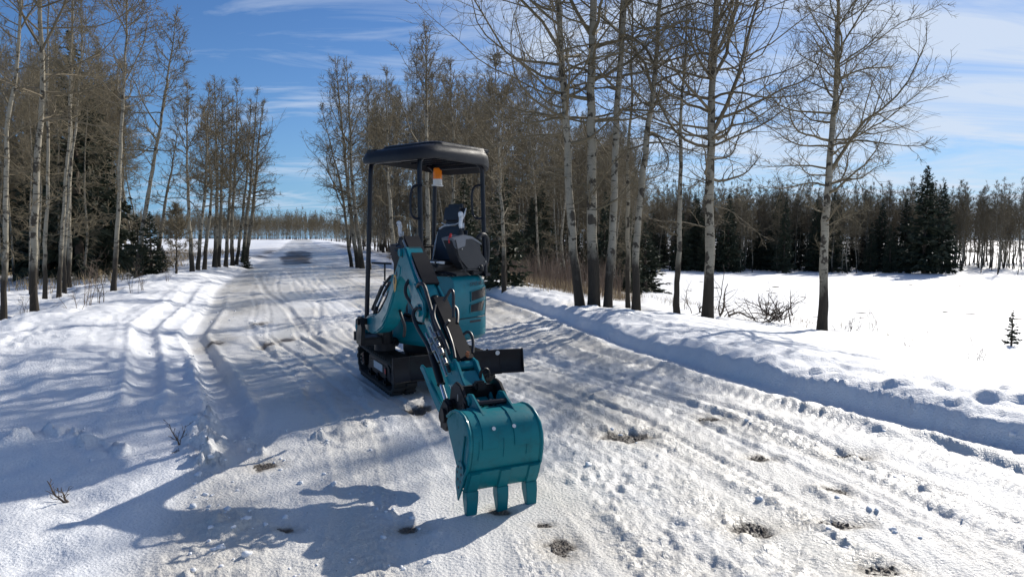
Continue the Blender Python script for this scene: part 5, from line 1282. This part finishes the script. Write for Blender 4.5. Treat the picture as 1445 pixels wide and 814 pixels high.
def blades(name, X, Y, h0, h1, w, mat, label, cat, lean=.35, seg=2):
    n = len(X); Zg = ground_z(X, Y)-.02; h = g5.uniform(h0, h1, n); a = g5.uniform(0, 6.28, n); ln = g5.uniform(0, lean, n)*h
    d = np.stack([np.cos(a)*ln, np.sin(a)*ln, h], 1); b = g5.uniform(0, 6.28, n); s = np.stack([np.cos(b), np.sin(b), 0*b], 1)*(w*g5.uniform(.6, 1.3, n))[:, None]
    p = np.stack([X, Y, Zg], 1); m_ = p+d*.55-np.array([0, 0, 0]); tip = p+d+np.stack([np.cos(a), np.sin(a), -.3+0*a], 1)*(ln*.5)[:, None]
    V = np.stack([p-s, p+s, m_+s*.8, m_-s*.8, tip], 1).reshape(-1, 3); i = np.arange(n)*5
    F = [np.stack([i, i+1, i+2, i+3], 1), np.stack([i+3, i+2, i+4], 1)]
    o = bpy.data.objects.new(name, np_mesh(name, V, F, M[mat], smooth=False)); link(o); return tag(o, label, cat, None, 'stuff')
def region(n, box, ok, clump=None):
    X = g5.uniform(box[0], box[1], n*6); Y = g5.uniform(box[2], box[3], n*6)
    eR, eL = edges(Y); m_ = ok(X, Y, X-eR, eL-X)
    if clump is not None: m_ &= fbm(X*clump, Y*clump, 3, 401) > .02
    X, Y = X[m_][:n], Y[m_][:n]; return X, Y
X, Y = region(9000, (-10, 9, 15.5, 40), lambda x, y, v, u: (v > .9) & (v < 5) & (x/y < .185), 1.2)
blades('dead_grass', X, Y, .12, .42, .006, 'drygrass', 'tan dead grass along the foot of the woods behind the digger', 'grass')
X, Y = region(5000, (-10, 6, 16, 44), lambda x, y, v, u: (v > 1.4) & (v < 9) & (x/y < .16))
blades('dry_undergrowth', X, Y, .4, 1.5, .0055, 'reedtwig', 'brown leafless undergrowth between trunks behind the digger', 'undergrowth', lean=.3)
X, Y = region(9000, (-40, -8, 18, 66), lambda x, y, v, u: (u > 3.5) & (u < 20) & (x/y < -.33), .5)
blades('dead_grass', X, Y, .15, .5, .010, 'drygrass', 'brown dead grass under the left woods and roadside clump', 'grass')
X, Y = region(1600, (1.2, 22, 13.5, 24), lambda x, y, v, u: (v > 4.6) & (v < 8.2) & (x/y > .15), 1.6)
blades('dead_grass', X, Y, .06, .26, .004, 'drygrass', 'sparse dry stalks along the shoulder above the snowy field', 'grass', lean=.6)
# dark tussocks breaking the field's snow
lst = [(x_, y_) for x_, y_ in zip(g5.uniform(870, 1445, 110), 395+g5.beta(1.2, 1.6, 110)*62)][:60]
tv = bmesh.new(); bmesh.ops.create_icosphere(tv, subdivisions=2, radius=1)
for v in tv.verts:
    n_ = 1+.35*math.sin(v.co.x*5+v.co.y*3)*math.cos(v.co.y*6+v.co.z*4); v.co *= n_
tm = bpy.data.meshes.new('tussock'); tv.to_mesh(tm); tv.free(); tm.materials.append(simple('tussock_earth', (.06, .04, .025), .9, var=.4, vs=5))
for i, (px, py) in enumerate(lst):
    x, y = gp(px, py)
    if uv_(x, y)[0] < 9: continue
    o = bpy.data.objects.new('tussock', tm); link(o); s_ = g5.uniform(.07, .20)
    o.location = (x, y, hz(x, y)-.02); o.scale = (s_*1.6, s_*.8, s_*.28); o.rotation_euler = (0, 0, g5.uniform(0, 3))
    tag(o, 'small dark tussock showing through the snow of the field', 'tussock', 'dark tussocks scattered over the snowy field')
# loose stones in the thawed holes, one mass
pts = []
for (hx, hy, rx, ry, dp) in HOLES:
    if hy > 9: continue
    n = int(70*min(1.6, rx*ry/.006)); a = g5.uniform(0, 6.28, n); r_ = np.sqrt(g5.random(n))*.85
    pts += [(hx+rx*r*math.cos(t), hy+ry*r*math.sin(t), g5.uniform(.004, .011)) for r, t in zip(r_, a)]
n = 500; X, Y = region(n, (-3.2, 4, 2.4, 8), lambda x, y, v, u: (v < -.4) & (u < -.6)); pts += [(a, b, g5.uniform(.0015, .004)) for a, b in zip(X, Y)]
P = np.array(pts); Zs = ground_z(P[:, 0], P[:, 1])
oc = np.array([(1, 0, 0), (-.9, .2, 0), (0, 1, .1), (.1, -1, 0), (.1, 0, .8), (0, .1, -.8)]); of = np.array([(0, 2, 4), (2, 1, 4), (1, 3, 4), (3, 0, 4), (2, 0, 5), (1, 2, 5), (3, 1, 5), (0, 3, 5)])
V = (oc[None]*P[:, 2][:, None, None]*g5.uniform(.6, 1.4, (len(P), 6, 1))*np.array([1.2, 1.0, .7]))+np.stack([P[:, 0], P[:, 1], Zs], 1)[:, None]
F = (of[None]+(np.arange(len(P))*6)[:, None, None]).reshape(-1, 3)
o = bpy.data.objects.new('gravel', np_mesh('gravel', V.reshape(-1, 3), F, simple('gravel_stone', (.05, .04, .032), .7, col2=(.20, .16, .12), vs=40), smooth=False)); link(o)
tag(o, 'dark wet gravel stones in the thawed holes of the icy track', 'gravel', None, 'stuff')
# chunks of broken snow thrown up along banks and ruts
M['chunk'] = simple('snow_chunk', (.80, .82, .85), .6, bump=.004, bs=90)
cv = []
for i in range(6):
    b_ = bmesh.new(); bmesh.ops.create_icosphere(b_, subdivisions=2, radius=1)
    for v in b_.verts: v.co *= 1+.28*math.sin(v.co.x*3.1+i)*math.cos(v.co.y*2.7-i)+.13*math.sin(v.co.z*7+v.co.x*5+i*2)
    m_ = bpy.data.meshes.new('snow_chunk'); b_.to_mesh(m_); b_.free(); m_.materials.append(M['chunk']); m_.polygons.foreach_set('use_smooth', np.ones(len(m_.polygons), bool)); 
    v_ = np.empty(len(m_.vertices)*3, np.float32); m_.vertices.foreach_get('co', v_); f_ = np.empty(len(m_.loops), np.int32); m_.loops.foreach_get('vertex_index', f_)
    cv.append((v_.reshape(-1, 3).astype(float), f_.reshape(-1, 3))); bpy.data.meshes.remove(m_)
n = 170; Y = g5.uniform(2.4, 15, n); eR, eL = edges(Y); k = g5.random(n)
X = np.where(k < .55, eR-np.abs(g5.normal(0, .28, n))+.08, np.where(k < .93, eL+g5.normal(.35, .35, n), eL+(eR-eL)*g5.random(n)))
for P_, w_, h_ in WIND:
    for (x0, y0), (x1, y1) in zip(P_, P_[1:]):
        m_ = int(7*math.hypot(x1-x0, y1-y0)*h_/.04)+2; t_ = g5.random(m_); X = np.append(X, x0+(x1-x0)*t_+g5.normal(0, w_, m_)); Y = np.append(Y, y0+(y1-y0)*t_+g5.normal(0, w_, m_))
n = len(X)
s_ = np.clip(g5.lognormal(-4.65, .5, n), .004, .026); Zs = ground_z(X, Y); parts = []
for i in range(n):
    V, F = cv[i % 6]; a = g5.uniform(0, 6.28); c_, q_ = math.cos(a), math.sin(a); W = V*s_[i]*np.array([1, .8, .62]); parts.append((np.stack([W[:, 0]*c_-W[:, 1]*q_+X[i], W[:, 0]*q_+W[:, 1]*c_+Y[i], W[:, 2]+Zs[i]+s_[i]*.15], 1), F))
V, F = join(parts); o = bpy.data.objects.new('snow_crumbs', np_mesh('snow_crumbs', V, F, M['chunk'])); link(o)
tag(o, 'loose lumps of broken snow along the banks and wheel ruts', 'snow', None, 'stuff')
if __name__ == '__main__':
    T = {}
    for o in sc.objects:
        if o.type == 'MESH' and o.data.name not in T: T[o.data.name] = sum(max(0, p.loop_total-2) for p in o.data.polygons) if len(o.data.polygons) < 5000 else len(o.data.loops)-2*len(o.data.polygons)
    print('TRIS', sum(T.values()), 'ground', T.get('snow_ground'))
